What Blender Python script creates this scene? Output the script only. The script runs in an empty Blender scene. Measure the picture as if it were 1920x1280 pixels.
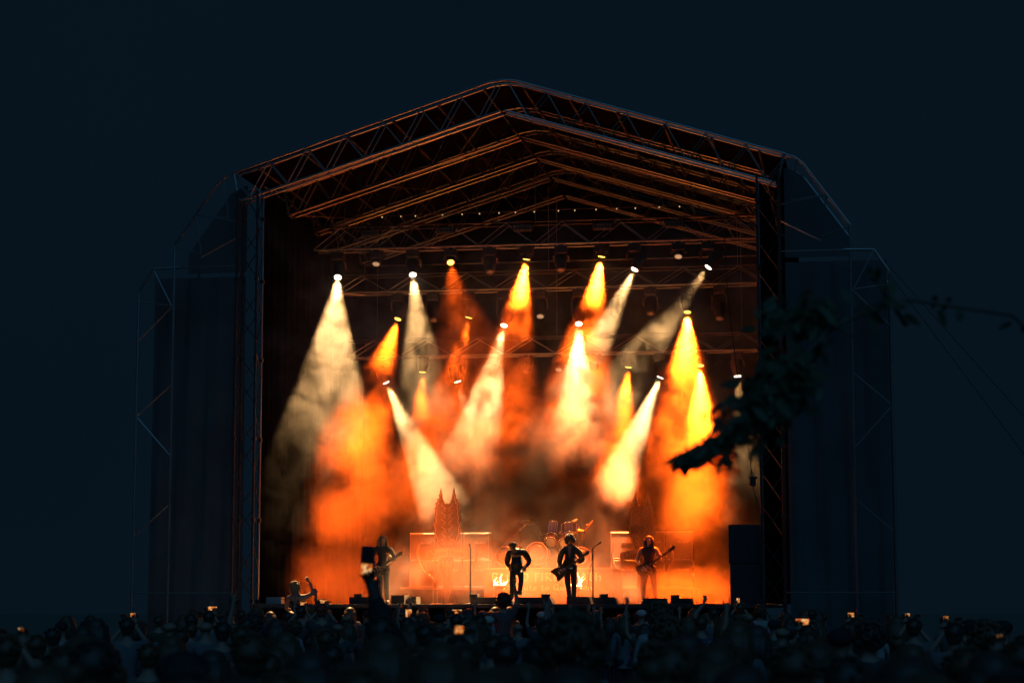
import bpy, bmesh, math, random
from mathutils import Vector, Matrix, Quaternion

# ------------------------------------------------------------------ camera, sky, light
SC = bpy.context.scene
COL = SC.collection
FPX = 4000.0                      # focal length in photograph pixels (1920 wide)
PITCH = math.radians(7.15)
CAMH = 1.80
cam_d = bpy.data.cameras.new('camera')
cam = bpy.data.objects.new('camera', cam_d)
COL.objects.link(cam)
cam.location = (0, 0, CAMH)
cam.rotation_euler = (math.pi / 2 + PITCH, 0, 0)
cam_d.sensor_width = 36.0
cam_d.lens = 36.0 * FPX / 1920.0
cam_d.clip_start = 0.1
cam_d.clip_end = 2000
cam_d.dof.use_dof = True
cam_d.dof.focus_distance = 58.0
cam_d.dof.aperture_fstop = 3.0
SC.camera = cam

W = bpy.data.worlds.new('World')
SC.world = W
W.use_nodes = True
bg = W.node_tree.nodes['Background']
bg.inputs['Color'].default_value = (0.13, 0.52, 1.0, 1)
bg.inputs['Strength'].default_value = 0.0135
# faint unevenness of the night cloud, the same all round
_tc = W.node_tree.nodes.new('ShaderNodeTexCoord')
_no = W.node_tree.nodes.new('ShaderNodeTexNoise')
_no.inputs['Scale'].default_value = 5.0; _no.inputs['Detail'].default_value = 3
_mx = W.node_tree.nodes.new('ShaderNodeMix'); _mx.data_type = 'RGBA'
_mx.inputs[6].default_value = (0.10, 0.42, 0.82, 1); _mx.inputs[7].default_value = (0.22, 0.60, 1.08, 1)
W.node_tree.links.new(_tc.outputs['Generated'], _no.inputs['Vector'])
W.node_tree.links.new(_no.outputs['Fac'], _mx.inputs[0])
W.node_tree.links.new(_mx.outputs[2], bg.inputs['Color'])

# added weak teal fill, from high behind the crowd, to lift dark surfaces
fill_sun_d = bpy.data.lights.new('fill_sun', 'SUN')
fill_sun_d.energy = 0.24
fill_sun_d.color = (0.12, 0.5, 1.0)
fill_sun_d.angle = math.radians(60)
fill_sun = bpy.data.objects.new('fill_sun', fill_sun_d)
COL.objects.link(fill_sun)
fill_sun.rotation_euler = (math.radians(48), 0, math.radians(8))

SC.view_settings.view_transform = 'Standard'
SC.view_settings.look = 'None'
SC.view_settings.exposure = 0.0
SC.view_settings.gamma = 1.0
SC.view_settings.use_curve_mapping = False
CY = SC.cycles
CY.use_adaptive_sampling = False
CY.use_denoising = True
CY.max_bounces = 3
CY.diffuse_bounces = 2
CY.glossy_bounces = 2
CY.transmission_bounces = 2
CY.transparent_max_bounces = 8
CY.volume_bounces = 0
CY.sample_clamp_direct = 0
CY.sample_clamp_indirect = 1.5
CY.caustics_reflective = False
CY.caustics_refractive = False
CY.volume_max_steps = 256
CY.volume_step_rate = 1.0

# ------------------------------------------------------------------ frames and helpers
PSI = math.radians(9.5)           # the stage is turned a little away from the camera
U = Vector((math.cos(PSI), -math.sin(PSI), 0))
V = Vector((math.sin(PSI), math.cos(PSI), 0))
ZV = Vector((0, 0, 1))
S0 = Vector((-15 / FPX * 52.0, 52.0, 0))      # ground point under the front peak of the roof
FLOOR = 1.93                                   # stage deck height
STAGE = Matrix(((U.x, V.x, 0, S0.x), (U.y, V.y, 0, S0.y), (0, 0, 1, 0), (0, 0, 0, 1)))
STAGE_INV = STAGE.inverted()

def ray(px, py):
    x = (px - 960) / FPX
    up = (640 - py) / FPX
    return Vector((x, math.cos(PITCH) - up * math.sin(PITCH), math.sin(PITCH) + up * math.cos(PITCH)))

def on_v(px, py, v):
    """stage coordinates (u, v, z) of the photo point seen on the plane v = const"""
    d = ray(px, py)
    o = Vector((0, 0, CAMH))
    t = (v - (o - S0).dot(V)) / d.dot(V)
    return STAGE_INV @ (o + d * t)

def at_y(px, py, y):
    d = ray(px, py)
    return Vector((0, 0, CAMH)) + d * (y / d.y)

def on_z(px, v, z):
    """stage coordinates on plane v for a pixel column, at height z"""
    p = on_v(px, 1142, v)
    return Vector((p.x, v, z))
# ------------------------------------------------------------------ stage lamps: (px, py, row, lean seen from the camera, dv/dz, half angle deg, power, colour)
ROWV = {1: 5.0, 2: 7.4, 3: 9.0}
WARM = (1.0, 0.53, 0.19)
AMBER = (1.0, 0.095, 0.004)
LAMPS = [
    (633.5, 520, 1, -0.075, -0.85, 11.5, 26000, 'W'),
    (774, 515, 1, 0.1, -0.6, 10, 20000, 'W'),
    (724, 717, 3, 0.46, 0.12, 11.5, 22000, 'W'),
    (945, 610, 2, -0.25, -0.5, 11.5, 38000, 'W'),
    (1085, 607, 2, -0.02, -0.6, 11.5, 30000, 'W'),
    (1190, 505, 1, -0.5, -0.35, 9.5, 52000, 'W'),
    (1328, 501, 1, -0.75, -0.3, 9.5, 32000, 'W'),
    (1238, 707, 3, -0.42, 0.05, 11.5, 40000, 'W'),
    (1383, 705, 3, 0.08, -0.10, 11.0, 15000, 'W'),
    (858, 715, 3, 0.30, 0.05, 10.0, 8000, 'W'),
    (746, 598, 2, -0.34, -0.35, 18.6, 77000, 'A'),
    (879, 595, 2, -0.26, 0.05, 17.8, 80000, 'A'),
    (987, 486, 1, -0.17, 0.06, 17.1, 220000, 'A'),
    (1128, 481, 1, -0.17, 0.06, 17.1, 220000, 'A'),
    (1289, 585, 2, -0.02, -0.3, 19.4, 225000, 'A'),
    (1313, 685, 3, 0.0, -0.25, 17.8, 196000, 'A'),
    (1178, 688, 3, -0.12, 0.05, 17.1, 130000, 'A'),
    (792, 697, 3, -0.05, 0.05, 17.8, 20800, 'A'),
    (845, 492, 1, 0.16, -0.85, 18.6, 4000, 'A'),
]
LAMP_LABELS = [
    'leftmost lamp of the top truss, throwing a smoky white beam straight down',
    'second lit lamp from the left on the top truss, soft white beam',
    'far left lamp of the lowest truss, white beam slanting right onto the amplifiers',
    'white beam lamp left of centre on the middle truss, bright cone leaning left',
    'white beam lamp right of centre on the middle truss, cone falling straight down',
    'top truss lamp with a long white beam slanting far down to the left',
    'rightmost lamp of the top truss, thin pale beam slanting steeply left',
    'low truss lamp with the brightest white beam, leaning left above the right bassist',
    'rightmost lamp of the lowest truss, short white cone behind the tree branch',
    'small white lamp on the lowest truss whose beam sinks into orange smoke',
    'leftmost amber lamp of the middle truss, orange beam leaning left',
    'second amber lamp of the middle truss, narrow orange beam fading to red',
    'amber lamp at the top centre, fat yellow cone just right of the middle',
    'amber lamp on the top truss directly above the white right of centre beam',
    'amber lamp at the right of the middle truss, widest yellow cone',
    'amber lamp on the lowest truss, yellow cone just above the tree branch tip',
    'small amber lamp on the lowest truss, stubby yellow cone left of the brightest beam',
    'dim amber lamp on the lowest truss over the left amplifiers',
    'amber lamp on the top truss glowing with almost no beam',
]
DARK_LAMPS = [
    (705, 495, 1, 'D', 'faintly glowing lamp on the top truss between the two left white beams'),
    (918, 510, 1, 'O', 'unlit lamp on the top truss left of the fat yellow cone'),
    (1052, 506, 1, 'O', 'unlit lamp on the top truss between the two yellow cones'),
    (1272, 481, 1, 'D', 'faintly glowing lamp on the top truss next to the rightmost beam'),
    (812, 601, 2, 'O', 'unlit lamp on the middle truss between its two left amber lamps'),
    (1013, 593, 2, 'D', 'faintly glowing lamp at the centre of the middle truss'),
    (1152, 590, 2, 'O', 'unlit lamp on the middle truss right of the straight white cone'),
    (1220, 588, 2, 'O', 'unlit lamp on the middle truss left of the widest yellow cone'),
    (1350, 597, 2, 'O', 'unlit lamp at the right end of the middle truss'),
    (924, 700, 3, 'O', 'unlit lamp on the lowest truss behind the bright left cone'),
    (985, 697, 3, 'O', 'unlit lamp at the centre of the lowest truss'),
    (1048, 693, 3, 'D', 'dim lamp on the lowest truss left of the straight white cone'),
    (1113, 691, 3, 'O', 'unlit lamp on the lowest truss left of the stubby yellow cone'),
]
def stage_dir(dx, dv):
    return Vector((dx, dv, -1.0)).normalized()

def to_px(p):
    w = STAGE @ Vector(p) - Vector((0, 0, CAMH))
    f = w.y * math.cos(PITCH) + w.z * math.sin(PITCH); up = -w.y * math.sin(PITCH) + w.z * math.cos(PITCH)
    return 960 + FPX * w.x / f, 640 - FPX * up / f
def aim(p, lean, dv):
    """true direction (stage axes) of a beam leaning by `lean` as seen from the field and tilted dv towards the audience"""
    lo, hi = -2.5, 2.5
    x0, y0 = to_px(p)
    for _ in range(40):
        m = (lo + hi) / 2
        x1, y1 = to_px(p + Vector((m, dv, -1)) * 3)
        if (x1 - x0) / (y1 - y0) < lean: lo = m
        else: hi = m
    return stage_dir(m, dv)
# ------------------------------------------------------------------ builders
random.seed(11)
def link(o):
    COL.objects.link(o)
    return o

def tag(o, label=None, cat=None, group=None, kind=None):
    if label: o['label'] = label
    if cat: o['category'] = cat
    if group: o['group'] = group
    if kind: o['kind'] = kind
    return o

def thing(name, label, cat, p, rz=0.0, group=None, world=False, scale=1.0):
    """an Empty at the base of a thing; p in stage coordinates unless world"""
    o = link(bpy.data.objects.new(name, None))
    o.empty_display_size = 0.2
    p = Vector(p)
    o.location = p if world else STAGE @ p
    o.rotation_euler = (0, 0, rz - (0 if world else PSI))
    o.scale = (scale,) * 3
    return tag(o, label, cat, group)

class MB:
    def __init__(self):
        self.bm = bmesh.new()
    def box(self, lo, hi, M=None, taper=None):
        vs = []
        for z in (0, 1):
            for x, y in ((0, 0), (1, 0), (1, 1), (0, 1)):
                c = Vector((lo[0] + x * (hi[0] - lo[0]), lo[1] + y * (hi[1] - lo[1]), lo[2] + z * (hi[2] - lo[2])))
                vs.append(self.bm.verts.new(M @ c if M else c))
        for f in ((3, 2, 1, 0), (4, 5, 6, 7), (0, 1, 5, 4), (1, 2, 6, 5), (2, 3, 7, 6), (3, 0, 4, 7)):
            self.bm.faces.new([vs[i] for i in f])
        return self
    def bbox(self, lo, hi, b=0.015, M=None):
        """box with chamfered edges"""
        t = bmesh.new()
        bmesh.ops.create_cube(t, size=1)
        for v in t.verts:
            v.co = Vector([lo[i] + (v.co[i] + .5) * (hi[i] - lo[i]) for i in range(3)])
        bmesh.ops.bevel(t, geom=list(t.edges), offset=b, segments=2, affect='EDGES', profile=0.5)
        if M: t.transform(M)
        me = bpy.data.meshes.new('tmp'); t.to_mesh(me); t.free()
        self.bm.from_mesh(me); bpy.data.meshes.remove(me)
        return self
    def path(self, pts, r, n=6, closed=False):
        pts = [Vector(p) for p in pts]
        rs = r if isinstance(r, (list, tuple)) else [r] * len(pts)
        rings = []
        ref = None
        for i, p in enumerate(pts):
            if i == 0: d = pts[1] - p
            elif i == len(pts) - 1: d = p - pts[i - 1]
            else: d = (pts[i + 1] - p).normalized() + (p - pts[i - 1]).normalized()
            d.normalize()
            if ref is None:
                ref = Vector((0, 0, 1)) if abs(d.z) < .9 else Vector((1, 0, 0))
            a = d.cross(ref)
            if a.length < 1e-4: a = d.orthogonal()
            a.normalize()
            b = a.cross(d).normalized()
            ref = b
            rings.append([self.bm.verts.new(p + (a * math.cos(2 * math.pi * k / n) + b * math.sin(2 * math.pi * k / n)) * rs[i]) for k in range(n)])
        for A, B in zip(rings, rings[1:]):
            for k in range(n):
                self.bm.faces.new((A[k], A[(k + 1) % n], B[(k + 1) % n], B[k]))
        self.bm.faces.new(rings[0][::-1]); self.bm.faces.new(rings[-1])
        return self
    def tube(self, a, b, r, n=6):
        return self.path([a, b], r, n)
    def lathe(self, prof, n=20, M=None, cap=True):
        rings = []
        for r, z in prof:
            ring = []
            for k in range(n):
                c = Vector((r * math.cos(2 * math.pi * k / n), r * math.sin(2 * math.pi * k / n), z))
                ring.append(self.bm.verts.new(M @ c if M else c))
            rings.append(ring)
        for A, B in zip(rings, rings[1:]):
            for k in range(n):
                self.bm.faces.new((A[k], A[(k + 1) % n], B[(k + 1) % n], B[k]))
        if cap:
            self.bm.faces.new(rings[0][::-1]); self.bm.faces.new(rings[-1])
        return self
    def ell(self, c, rr, n=12, m=8, M=None, wob=0.0, seed=0):
        R = random.Random(seed)
        prof = []
        top = None
        rings = []
        for j in range(1, m):
            t = math.pi * j / m
            ring = []
            for k in range(n):
                a = 2 * math.pi * k / n
                w = 1 + wob * (R.random() - .5) * 2
                p = Vector((c[0] + rr[0] * math.sin(t) * math.cos(a) * w, c[1] + rr[1] * math.sin(t) * math.sin(a) * w, c[2] - rr[2] * math.cos(t) * w))
                ring.append(self.bm.verts.new(M @ p if M else p))
            rings.append(ring)
        b = Vector((c[0], c[1], c[2] - rr[2])); t_ = Vector((c[0], c[1], c[2] + rr[2]))
        vb = self.bm.verts.new(M @ b if M else b); vt = self.bm.verts.new(M @ t_ if M else t_)
        for A, B in zip(rings, rings[1:]):
            for k in range(n):
                self.bm.faces.new((A[k], A[(k + 1) % n], B[(k + 1) % n], B[k]))
        for k in range(n):
            self.bm.faces.new((vb, rings[0][(k + 1) % n], rings[0][k]))
            self.bm.faces.new((vt, rings[-1][k], rings[-1][(k + 1) % n]))
        return self
    def prism(self, poly, y0, y1, M=None):
        """outline in x,z extruded from y0 to y1"""
        a = [Vector((x, y0, z)) for x, z in poly]; b = [Vector((x, y1, z)) for x, z in poly]
        if M: a = [M @ p for p in a]; b = [M @ p for p in b]
        A = [self.bm.verts.new(p) for p in a]; B = [self.bm.verts.new(p) for p in b]
        self.bm.faces.new(A); self.bm.faces.new(B[::-1])
        n = len(A)
        for k in range(n):
            self.bm.faces.new((A[k], B[k], B[(k + 1) % n], A[(k + 1) % n]))
        return self
    def mesh(self, name, smooth=False):
        me = bpy.data.meshes.new(name)
        bmesh.ops.recalc_face_normals(self.bm, faces=self.bm.faces)
        self.bm.to_mesh(me); self.bm.free()
        if smooth:
            me.polygons.foreach_set('use_smooth', [True] * len(me.polygons))
        return me

def part(name, mb, m, parent, label=None, smooth=False, kind=None):
    me = mb.mesh(name, smooth) if isinstance(mb, MB) else mb
    if m is not None and not me.materials: me.materials.append(m)
    o = link(bpy.data.objects.new(name, me))
    o.parent = parent
    if label: o['label'] = label
    if kind: o['kind'] = kind
    return o

def copy_tree(o, parent=None):
    c = link(o.copy())
    c.parent = parent
    for ch in o.children:
        copy_tree(ch, c)
    return c

# ------------------------------------------------------------------ materials
def mat(name, col, rough=0.7, metal=0.0, var=0.25, scale=6.0, bump=0.0, spec=0.5, detail=4.0):
    m = bpy.data.materials.new(name)
    m.use_nodes = True
    t = m.node_tree; N = t.nodes; L = t.links
    b = N['Principled BSDF']
    b.inputs['Roughness'].default_value = rough
    b.inputs['Metallic'].default_value = metal
    b.inputs['Specular IOR Level'].default_value = spec
    tc = N.new('ShaderNodeTexCoord')
    no = N.new('ShaderNodeTexNoise')
    no.inputs['Scale'].default_value = scale
    no.inputs['Detail'].default_value = detail
    L.new(tc.outputs['Object'], no.inputs['Vector'])
    mx = N.new('ShaderNodeMix'); mx.data_type = 'RGBA'
    mx.inputs[6].default_value = (*[c * (1 - var) for c in col], 1)
    mx.inputs[7].default_value = (*[min(1, c * (1 + var)) for c in col], 1)
    L.new(no.outputs['Fac'], mx.inputs[0])
    L.new(mx.outputs[2], b.inputs['Base Color'])
    if bump:
        bp = N.new('ShaderNodeBump'); bp.inputs['Strength'].default_value = bump
        L.new(no.outputs['Fac'], bp.inputs['Height'])
        L.new(bp.outputs['Normal'], b.inputs['Normal'])
    return m

def emis(name, col, strength):
    m = bpy.data.materials.new(name)
    m.use_nodes = True
    b = m.node_tree.nodes['Principled BSDF']
    b.inputs['Base Color'].default_value = (0.05, 0.05, 0.05, 1)
    b.inputs['Emission Color'].default_value = (*col, 1)
    b.inputs['Emission Strength'].default_value = strength
    m.cycles.emission_sampling = 'NONE'
    return m

M_STEEL = mat('galvanised steel tube', (0.33, 0.325, 0.32), 0.36, 0.85, 0.2, 3.0)
M_STEELDARK = mat('darkened steel tube', (0.04, 0.039, 0.038), 0.5, 0.3, 0.25, 3.0)  # shaded copy of the steel, its colour darkened to keep tubes dim
M_ALU = mat('scuffed aluminium', (0.5, 0.5, 0.5), 0.38, 0.7, 0.2, 5.0)
M_BLACKMETAL = mat('black powder coat', (0.03, 0.03, 0.032), 0.5, 0.0, 0.3, 8)
M_CLOTH = mat('black stage cloth', (0.004, 0.0038, 0.004), 0.98, 0, 0.3, 2.5, 0.2, 0.0)
M_SCRIM = mat('dark wing mesh cloth', (0.12, 0.12, 0.12), 0.95, 0, 0.45, 0.7, 0.0, 0.0)
M_MEMB = mat('dark roof membrane', (0.003, 0.0029, 0.0028), 1.0, 0, 0.35, 1.0, 0.0, 0.0)
M_DECK = mat('scuffed black deck plywood', (0.05, 0.045, 0.04), 0.55, 0, 0.4, 2.0, 0.1)
M_GROUND = mat('trampled ground', (0.17, 0.155, 0.125), 0.95, 0, 0.4, 0.8, 0.4)
M_TOLEX = mat('black tolex', (0.03, 0.03, 0.03), 0.6, 0, 0.3, 40, 0.2)
M_GRILLE = mat('grey grille cloth', (0.05, 0.047, 0.042), 0.85, 0, 0.4, 60, 0.2)
M_PIPING = mat('dimmed white piping', (0.11, 0.105, 0.1), 0.5, 0, 0.08, 10)  # white piping, darkened in colour for the dim, hazy backline
M_PAINT = mat('dimmed sign paint', (0.2, 0.185, 0.16), 0.7, 0, 0.15, 6)  # white lettering with the weak light put into its colour
M_RISER = mat('dark riser front board', (0.035, 0.03, 0.028), 0.8, 0, 0.4, 3)
M_DRUMSHELL = mat('lacquered drum shell', (0.07, 0.045, 0.03), 0.3, 0, 0.3, 6)
M_SKINHEAD = mat('coated drum head', (0.3, 0.27, 0.22), 0.6, 0, 0.12, 4)
M_RESO = mat('dark front drum head', (0.07, 0.06, 0.055), 0.35, 0, 0.3, 3)
M_CHROME = mat('chrome hardware', (0.65, 0.65, 0.65), 0.2, 0.95, 0.1, 10)
M_BRASS = mat('bronze cymbal', (0.55, 0.36, 0.14), 0.3, 0.9, 0.2, 10)
M_CUTOUT = mat('dark painted set piece', (0.015, 0.014, 0.013), 0.8, 0, 0.5, 4, 0.3)
M_OUTLINE = mat('pale painted outline', (0.09, 0.075, 0.055), 0.7, 0, 0.25, 8)
M_SKIN = mat('skin', (0.34, 0.20, 0.14), 0.5, 0, 0.12, 12)
M_BLACKSHIRT = mat('black cotton', (0.035, 0.035, 0.038), 0.9, 0, 0.3, 12, 0.2, 0.2)
M_JEANS = mat('dark denim', (0.04, 0.045, 0.06), 0.9, 0, 0.35, 14, 0.2, 0.2)
M_LEATHER = mat('black leather', (0.025, 0.025, 0.026), 0.42, 0, 0.3, 9, 0.3)
M_HAIRDARK = mat('dark hair', (0.06, 0.045, 0.035), 0.5, 0, 0.4, 25, 0.6)
M_HAIRBROWN = mat('brown hair', (0.11, 0.065, 0.035), 0.5, 0, 0.4, 25, 0.6)
M_HAIRFAIR = mat('fair hair', (0.30, 0.18, 0.075), 0.5, 0, 0.35, 25, 0.6)
M_GUITAR = mat('black guitar lacquer', (0.03, 0.028, 0.028), 0.2, 0, 0.2, 5)
M_WOOD = mat('maple neck', (0.32, 0.2, 0.1), 0.4, 0, 0.25, 12)
M_EYE = mat('eye', (0.25, 0.22, 0.2), 0.2, 0, 0.1, 10)
M_RED = mat('red cap cloth', (0.45, 0.07, 0.04), 0.85, 0, 0.2, 12)
M_PALE = mat('pale cap cloth and lit edge', (0.6, 0.55, 0.48), 0.85, 0, 0.15, 12)
M_BARK = mat('bark', (0.17, 0.15, 0.12), 0.9, 0, 0.4, 14, 0.5)
M_LEAF = mat('leaf', (0.07, 0.10, 0.05), 0.6, 0, 0.4, 9)
M_PHONE = mat('phone case', (0.02, 0.02, 0.022), 0.35, 0, 0.2, 8)
M_LENSW = emis('lit warm white lens', (1.0, 0.86, 0.62), 9.0)
M_LENSA = emis('lit amber lens', (1.0, 0.50, 0.07), 5.0)
M_LENSDIM = emis('glowing led lens', (1.0, 0.6, 0.3), 0.5)
M_LENSOFF = mat('unlit glass lens', (0.2, 0.2, 0.2), 0.1, 0.2, 0.1, 10)
M_DOT = emis('small marker bulb', (1.0, 0.62, 0.3), 0.8)
M_FLAME = emis('flame', (1.0, 0.62, 0.2), 6.0)

def screen_mat():
    """the little stage picture on a phone screen: orange rays on dark"""
    m = bpy.data.materials.new('phone screen picture')
    m.use_nodes = True
    t = m.node_tree; N = t.nodes; L = t.links
    b = N['Principled BSDF']
    b.inputs['Base Color'].default_value = (0.02, 0.02, 0.02, 1)
    tc = N.new('ShaderNodeTexCoord')
    no = N.new('ShaderNodeTexNoise'); no.inputs['Scale'].default_value = 3.2; no.inputs['Detail'].default_value = 2
    oi = N.new('ShaderNodeObjectInfo')
    ad = N.new('ShaderNodeVectorMath'); ad.operation = 'ADD'
    L.new(tc.outputs['Generated'], ad.inputs[0]); L.new(oi.outputs['Location'], ad.inputs[1])
    L.new(ad.outputs[0], no.inputs['Vector'])
    cr = N.new('ShaderNodeValToRGB')
    e = cr.color_ramp.elements
    e[0].position = 0.32; e[0].color = (0.03, 0.006, 0.004, 1)
    e[1].position = 0.74; e[1].color = (1, 0.85, 0.6, 1)
    a = e.new(0.45); a.color = (0.85, 0.16, 0.02, 1)
    c = e.new(0.58); c.color = (1, 0.5, 0.12, 1)
    L.new(no.outputs['Fac'], cr.inputs[0])
    L.new(cr.outputs[0], b.inputs['Emission Color'])
    b.inputs['Emission Strength'].default_value = 0.8
    m.cycles.emission_sampling = 'NONE'
    return m
M_SCREEN = screen_mat()

# ------------------------------------------------------------------ hand-lettered strokes (broad nib)
GLYPH = {
 'B': (.72, [[(.12,.95),(.12,.05)],[(.12,.95),(.5,.9),(.58,.72),(.28,.54)],[(.28,.54),(.66,.45),(.62,.14),(.12,.05)]]),
 'L': (.68, [[(.15,.95),(.15,.1),(.62,.05),(.68,.2)],[(.02,.85),(.32,.95)]]),
 'O': (.74, [[(.12,.78),(.12,.2),(.38,.04),(.64,.2),(.64,.78),(.38,.96),(.12,.78)]]),
 'D': (.74, [[(.05,.88),(.2,.96),(.58,.82),(.66,.45),(.52,.1),(.1,.05)],[(.22,.88),(.22,.08)]]),
 'F': (.66, [[(.25,.95),(.25,-.12)],[(.05,.85),(.25,.95),(.64,.88)],[(.25,.55),(.55,.58)]]),
 'I': (.42, [[(.2,.95),(.2,.05)],[(.03,.86),(.36,.98)],[(.03,.02),(.36,.12)]]),
 'R': (.76, [[(.14,.95),(.14,.03)],[(.02,.88),(.14,.95),(.52,.9),(.58,.7),(.28,.52)],[(.28,.52),(.5,.2),(.72,.03)]]),
 'E': (.7, [[(.6,.9),(.22,.84),(.13,.5),(.18,.14),(.38,.04),(.66,.14)],[(.14,.5),(.52,.55)]]),
 'A': (.74, [[(.08,.03),(.24,.6),(.42,.95)],[(.42,.95),(.6,.5),(.64,.03)],[(.2,.4),(.6,.42)]]),
 'T': (.72, [[(.02,.82),(.34,.95),(.7,.86)],[(.36,.92),(.34,.12),(.6,.04)]]),
 'H': (.76, [[(.15,.97),(.15,.03)],[(.15,.5),(.5,.62),(.62,.45),(.58,.05),(.46,-.12)],[(.02,.86),(.3,.98)]]),
 'Q': (.8, [[(.12,.78),(.12,.2),(.38,.04),(.64,.2),(.64,.78),(.38,.96),(.12,.78)],[(.42,.3),(.8,-.08)]]),
 'M': (.86, [[(.04,.02),(.16,.95),(.4,.3),(.7,.95),(.78,.02)]]),
 'a': (.52, [[(.1,.5),(.4,.55),(.4,.04)],[(.4,.3),(.1,.2),(.2,.03),(.4,.12)]]),
 'b': (.54, [[(.1,.95),(.1,.08),(.33,.03),(.44,.25),(.33,.52),(.1,.45)]]),
 'e': (.52, [[(.1,.3),(.42,.38),(.34,.55),(.12,.45),(.1,.12),(.25,.02),(.45,.1)]]),
 'h': (.54, [[(.1,.95),(.1,.03)],[(.1,.45),(.3,.55),(.42,.45),(.42,.03)]]),
 'i': (.28, [[(.12,.55),(.12,.03)],[(.1,.8),(.15,.75)]]),
 'n': (.54, [[(.1,.55),(.1,.03)],[(.1,.45),(.3,.55),(.42,.45),(.42,.03)]]),
 'o': (.54, [[(.1,.45),(.1,.1),(.28,.02),(.44,.12),(.44,.45),(.28,.56),(.1,.45)]]),
 'r': (.42, [[(.1,.55),(.1,.03)],[(.1,.43),(.36,.55)]]),
 't': (.42, [[(.15,.82),(.15,.08),(.36,.05)],[(.02,.55),(.36,.57)]]),
 'u': (.54, [[(.08,.55),(.08,.1),(.25,.03),(.42,.14)],[(.42,.55),(.42,.03)]]),
 's': (.5, [[(.42,.5),(.2,.56),(.12,.42),(.4,.2),(.34,.04),(.08,.06)]]),
 'l': (.26, [[(.12,.95),(.12,.05)]]),
}
def text_width(s):
    return sum(GLYPH[c][0] + .08 if c != ' ' else .4 for c in s)
def lettering(mb, s, x, z, h, y, nib=0.13, slant=0.0, depth=0.006, shape=None):
    """letters as thin raised strokes on the plane y (facing -y); shape maps (x, z)"""
    k = 0
    for c in s:
        if c == ' ':
            x += .4 * h; continue
        w, strokes = GLYPH[c]
        for st in strokes:
            for (ax, az), (bx, bz) in zip(st, st[1:]):
                k += 1
                n = nib / 2
                q = []
                for px, pz in ((ax - n, az - n * .8), (bx - n, bz - n * .8), (bx + n, bz + n * .8), (ax + n, az + n * .8)):
                    X = x + (px + slant * pz) * h; Z = z + pz * h
                    if shape: X, Z = shape(X, Z)
                    q.append((X, Z))
                d = (bx - ax, bz - az)
                if abs(d[0] * .8 - d[1]) < .05:      # stroke along the nib: give it a little width
                    q = [(q[0][0], q[0][1]), (q[1][0], q[1][1] - .03 * h), (q[2][0], q[2][1]), (q[3][0], q[3][1] + .03 * h)]
                mb.prism(q, y - depth - .0006 * (k % 7), y)
        x += (w + .08) * h
    return mb
# ------------------------------------------------------------------ ground and stage
def slab(name, lo, hi, m, stage=True):
    me = MB().box(lo, hi).mesh(name)
    me.materials.append(m)
    o = link(bpy.data.objects.new(name, me))
    if stage: o.matrix_world = STAGE
    return tag(o, kind='structure')
slab('ground', (-600, -120, -0.3), (600, 900, 0), M_GROUND, False)

t = thing('stage_platform', 'raised black concert stage platform behind the crowd', 'stage', (0, 0, 0))
for i in range(6):
    for j in range(6):
        part('deck_panel', MB().bbox((-6.3 + i * 2.1 + .004, j * 2.0 + .004, FLOOR - .09), (-4.2 + i * 2.1 - .004, j * 2.0 + 1.996, FLOOR), .006), M_DECK, t)
mb = MB()
n = 90
xs = [-6.3 + 12.6 * k / n for k in range(n + 1)]
prof = [(x, -.03 + .025 * math.sin(x * 9) + .012 * math.sin(x * 23)) for x in xs]
for (x0, y0), (x1, y1) in zip(prof, prof[1:]):
    a = [mb.bm.verts.new(p) for p in ((x0, y0, 0.01), (x1, y1, 0.01), (x1, y1, FLOOR - .1), (x0, y0, FLOOR - .1))]
    mb.bm.faces.new(a)
part('front_skirt', mb, M_CLOTH, t)

def drape(name, label, a, b, z0, z1, amp=.07, wl=.55, cat='curtain', m=None):
    """folded cloth hanging from a to b (stage u, v)"""
    t = thing(name, label, cat, (0, 0, 0))
    mb = MB()
    a = Vector(a); b = Vector(b); L = (b - a).length; d = (b - a) / L; nn = Vector((-d.y, d.x))
    k = max(2, int(L / wl * 8)); rows = 6
    grid = []
    for j in range(rows + 1):
        z = z0 + (z1 - z0) * j / rows
        row = []
        for i in range(k + 1):
            s = L * i / k
            o = amp * (math.sin(2 * math.pi * s / wl + .6 * math.sin(s * 1.7) + .25 * j) + .3 * math.sin(s * 5.1 + j))
            p = a + d * s + nn * o
            row.append(mb.bm.verts.new((p.x, p.y, z)))
        grid.append(row)
    for r0, r1 in zip(grid, grid[1:]):
        for i in range(k):
            mb.bm.faces.new((r0[i], r0[i + 1], r1[i + 1], r1[i]))
    part('cloth', mb, m or M_CLOTH, t, smooth=True)
    part('hanging_pipe', MB().tube((a.x, a.y, z1 + .03), (b.x, b.y, z1 + .03), .024, 8), M_STEEL, t)
    return t
drape('backdrop', 'wide black cloth backdrop closing off the rear of the stage', (-6.7, 11.75), (6.7, 11.75), FLOOR + .02, 12.2, .05, .9, 'backdrop')
drape('side_curtain', 'black side curtain in the left wing beside the smoky white beam', (-6.28, .5), (-6.28, 11.5), FLOOR + .02, 12.45, .08, .6)
drape('side_curtain', 'black side curtain in the right wing behind the dark speaker stack', (6.28, 1.2), (6.28, 11.5), FLOOR + .02, 12.45, .08, .6)

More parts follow.
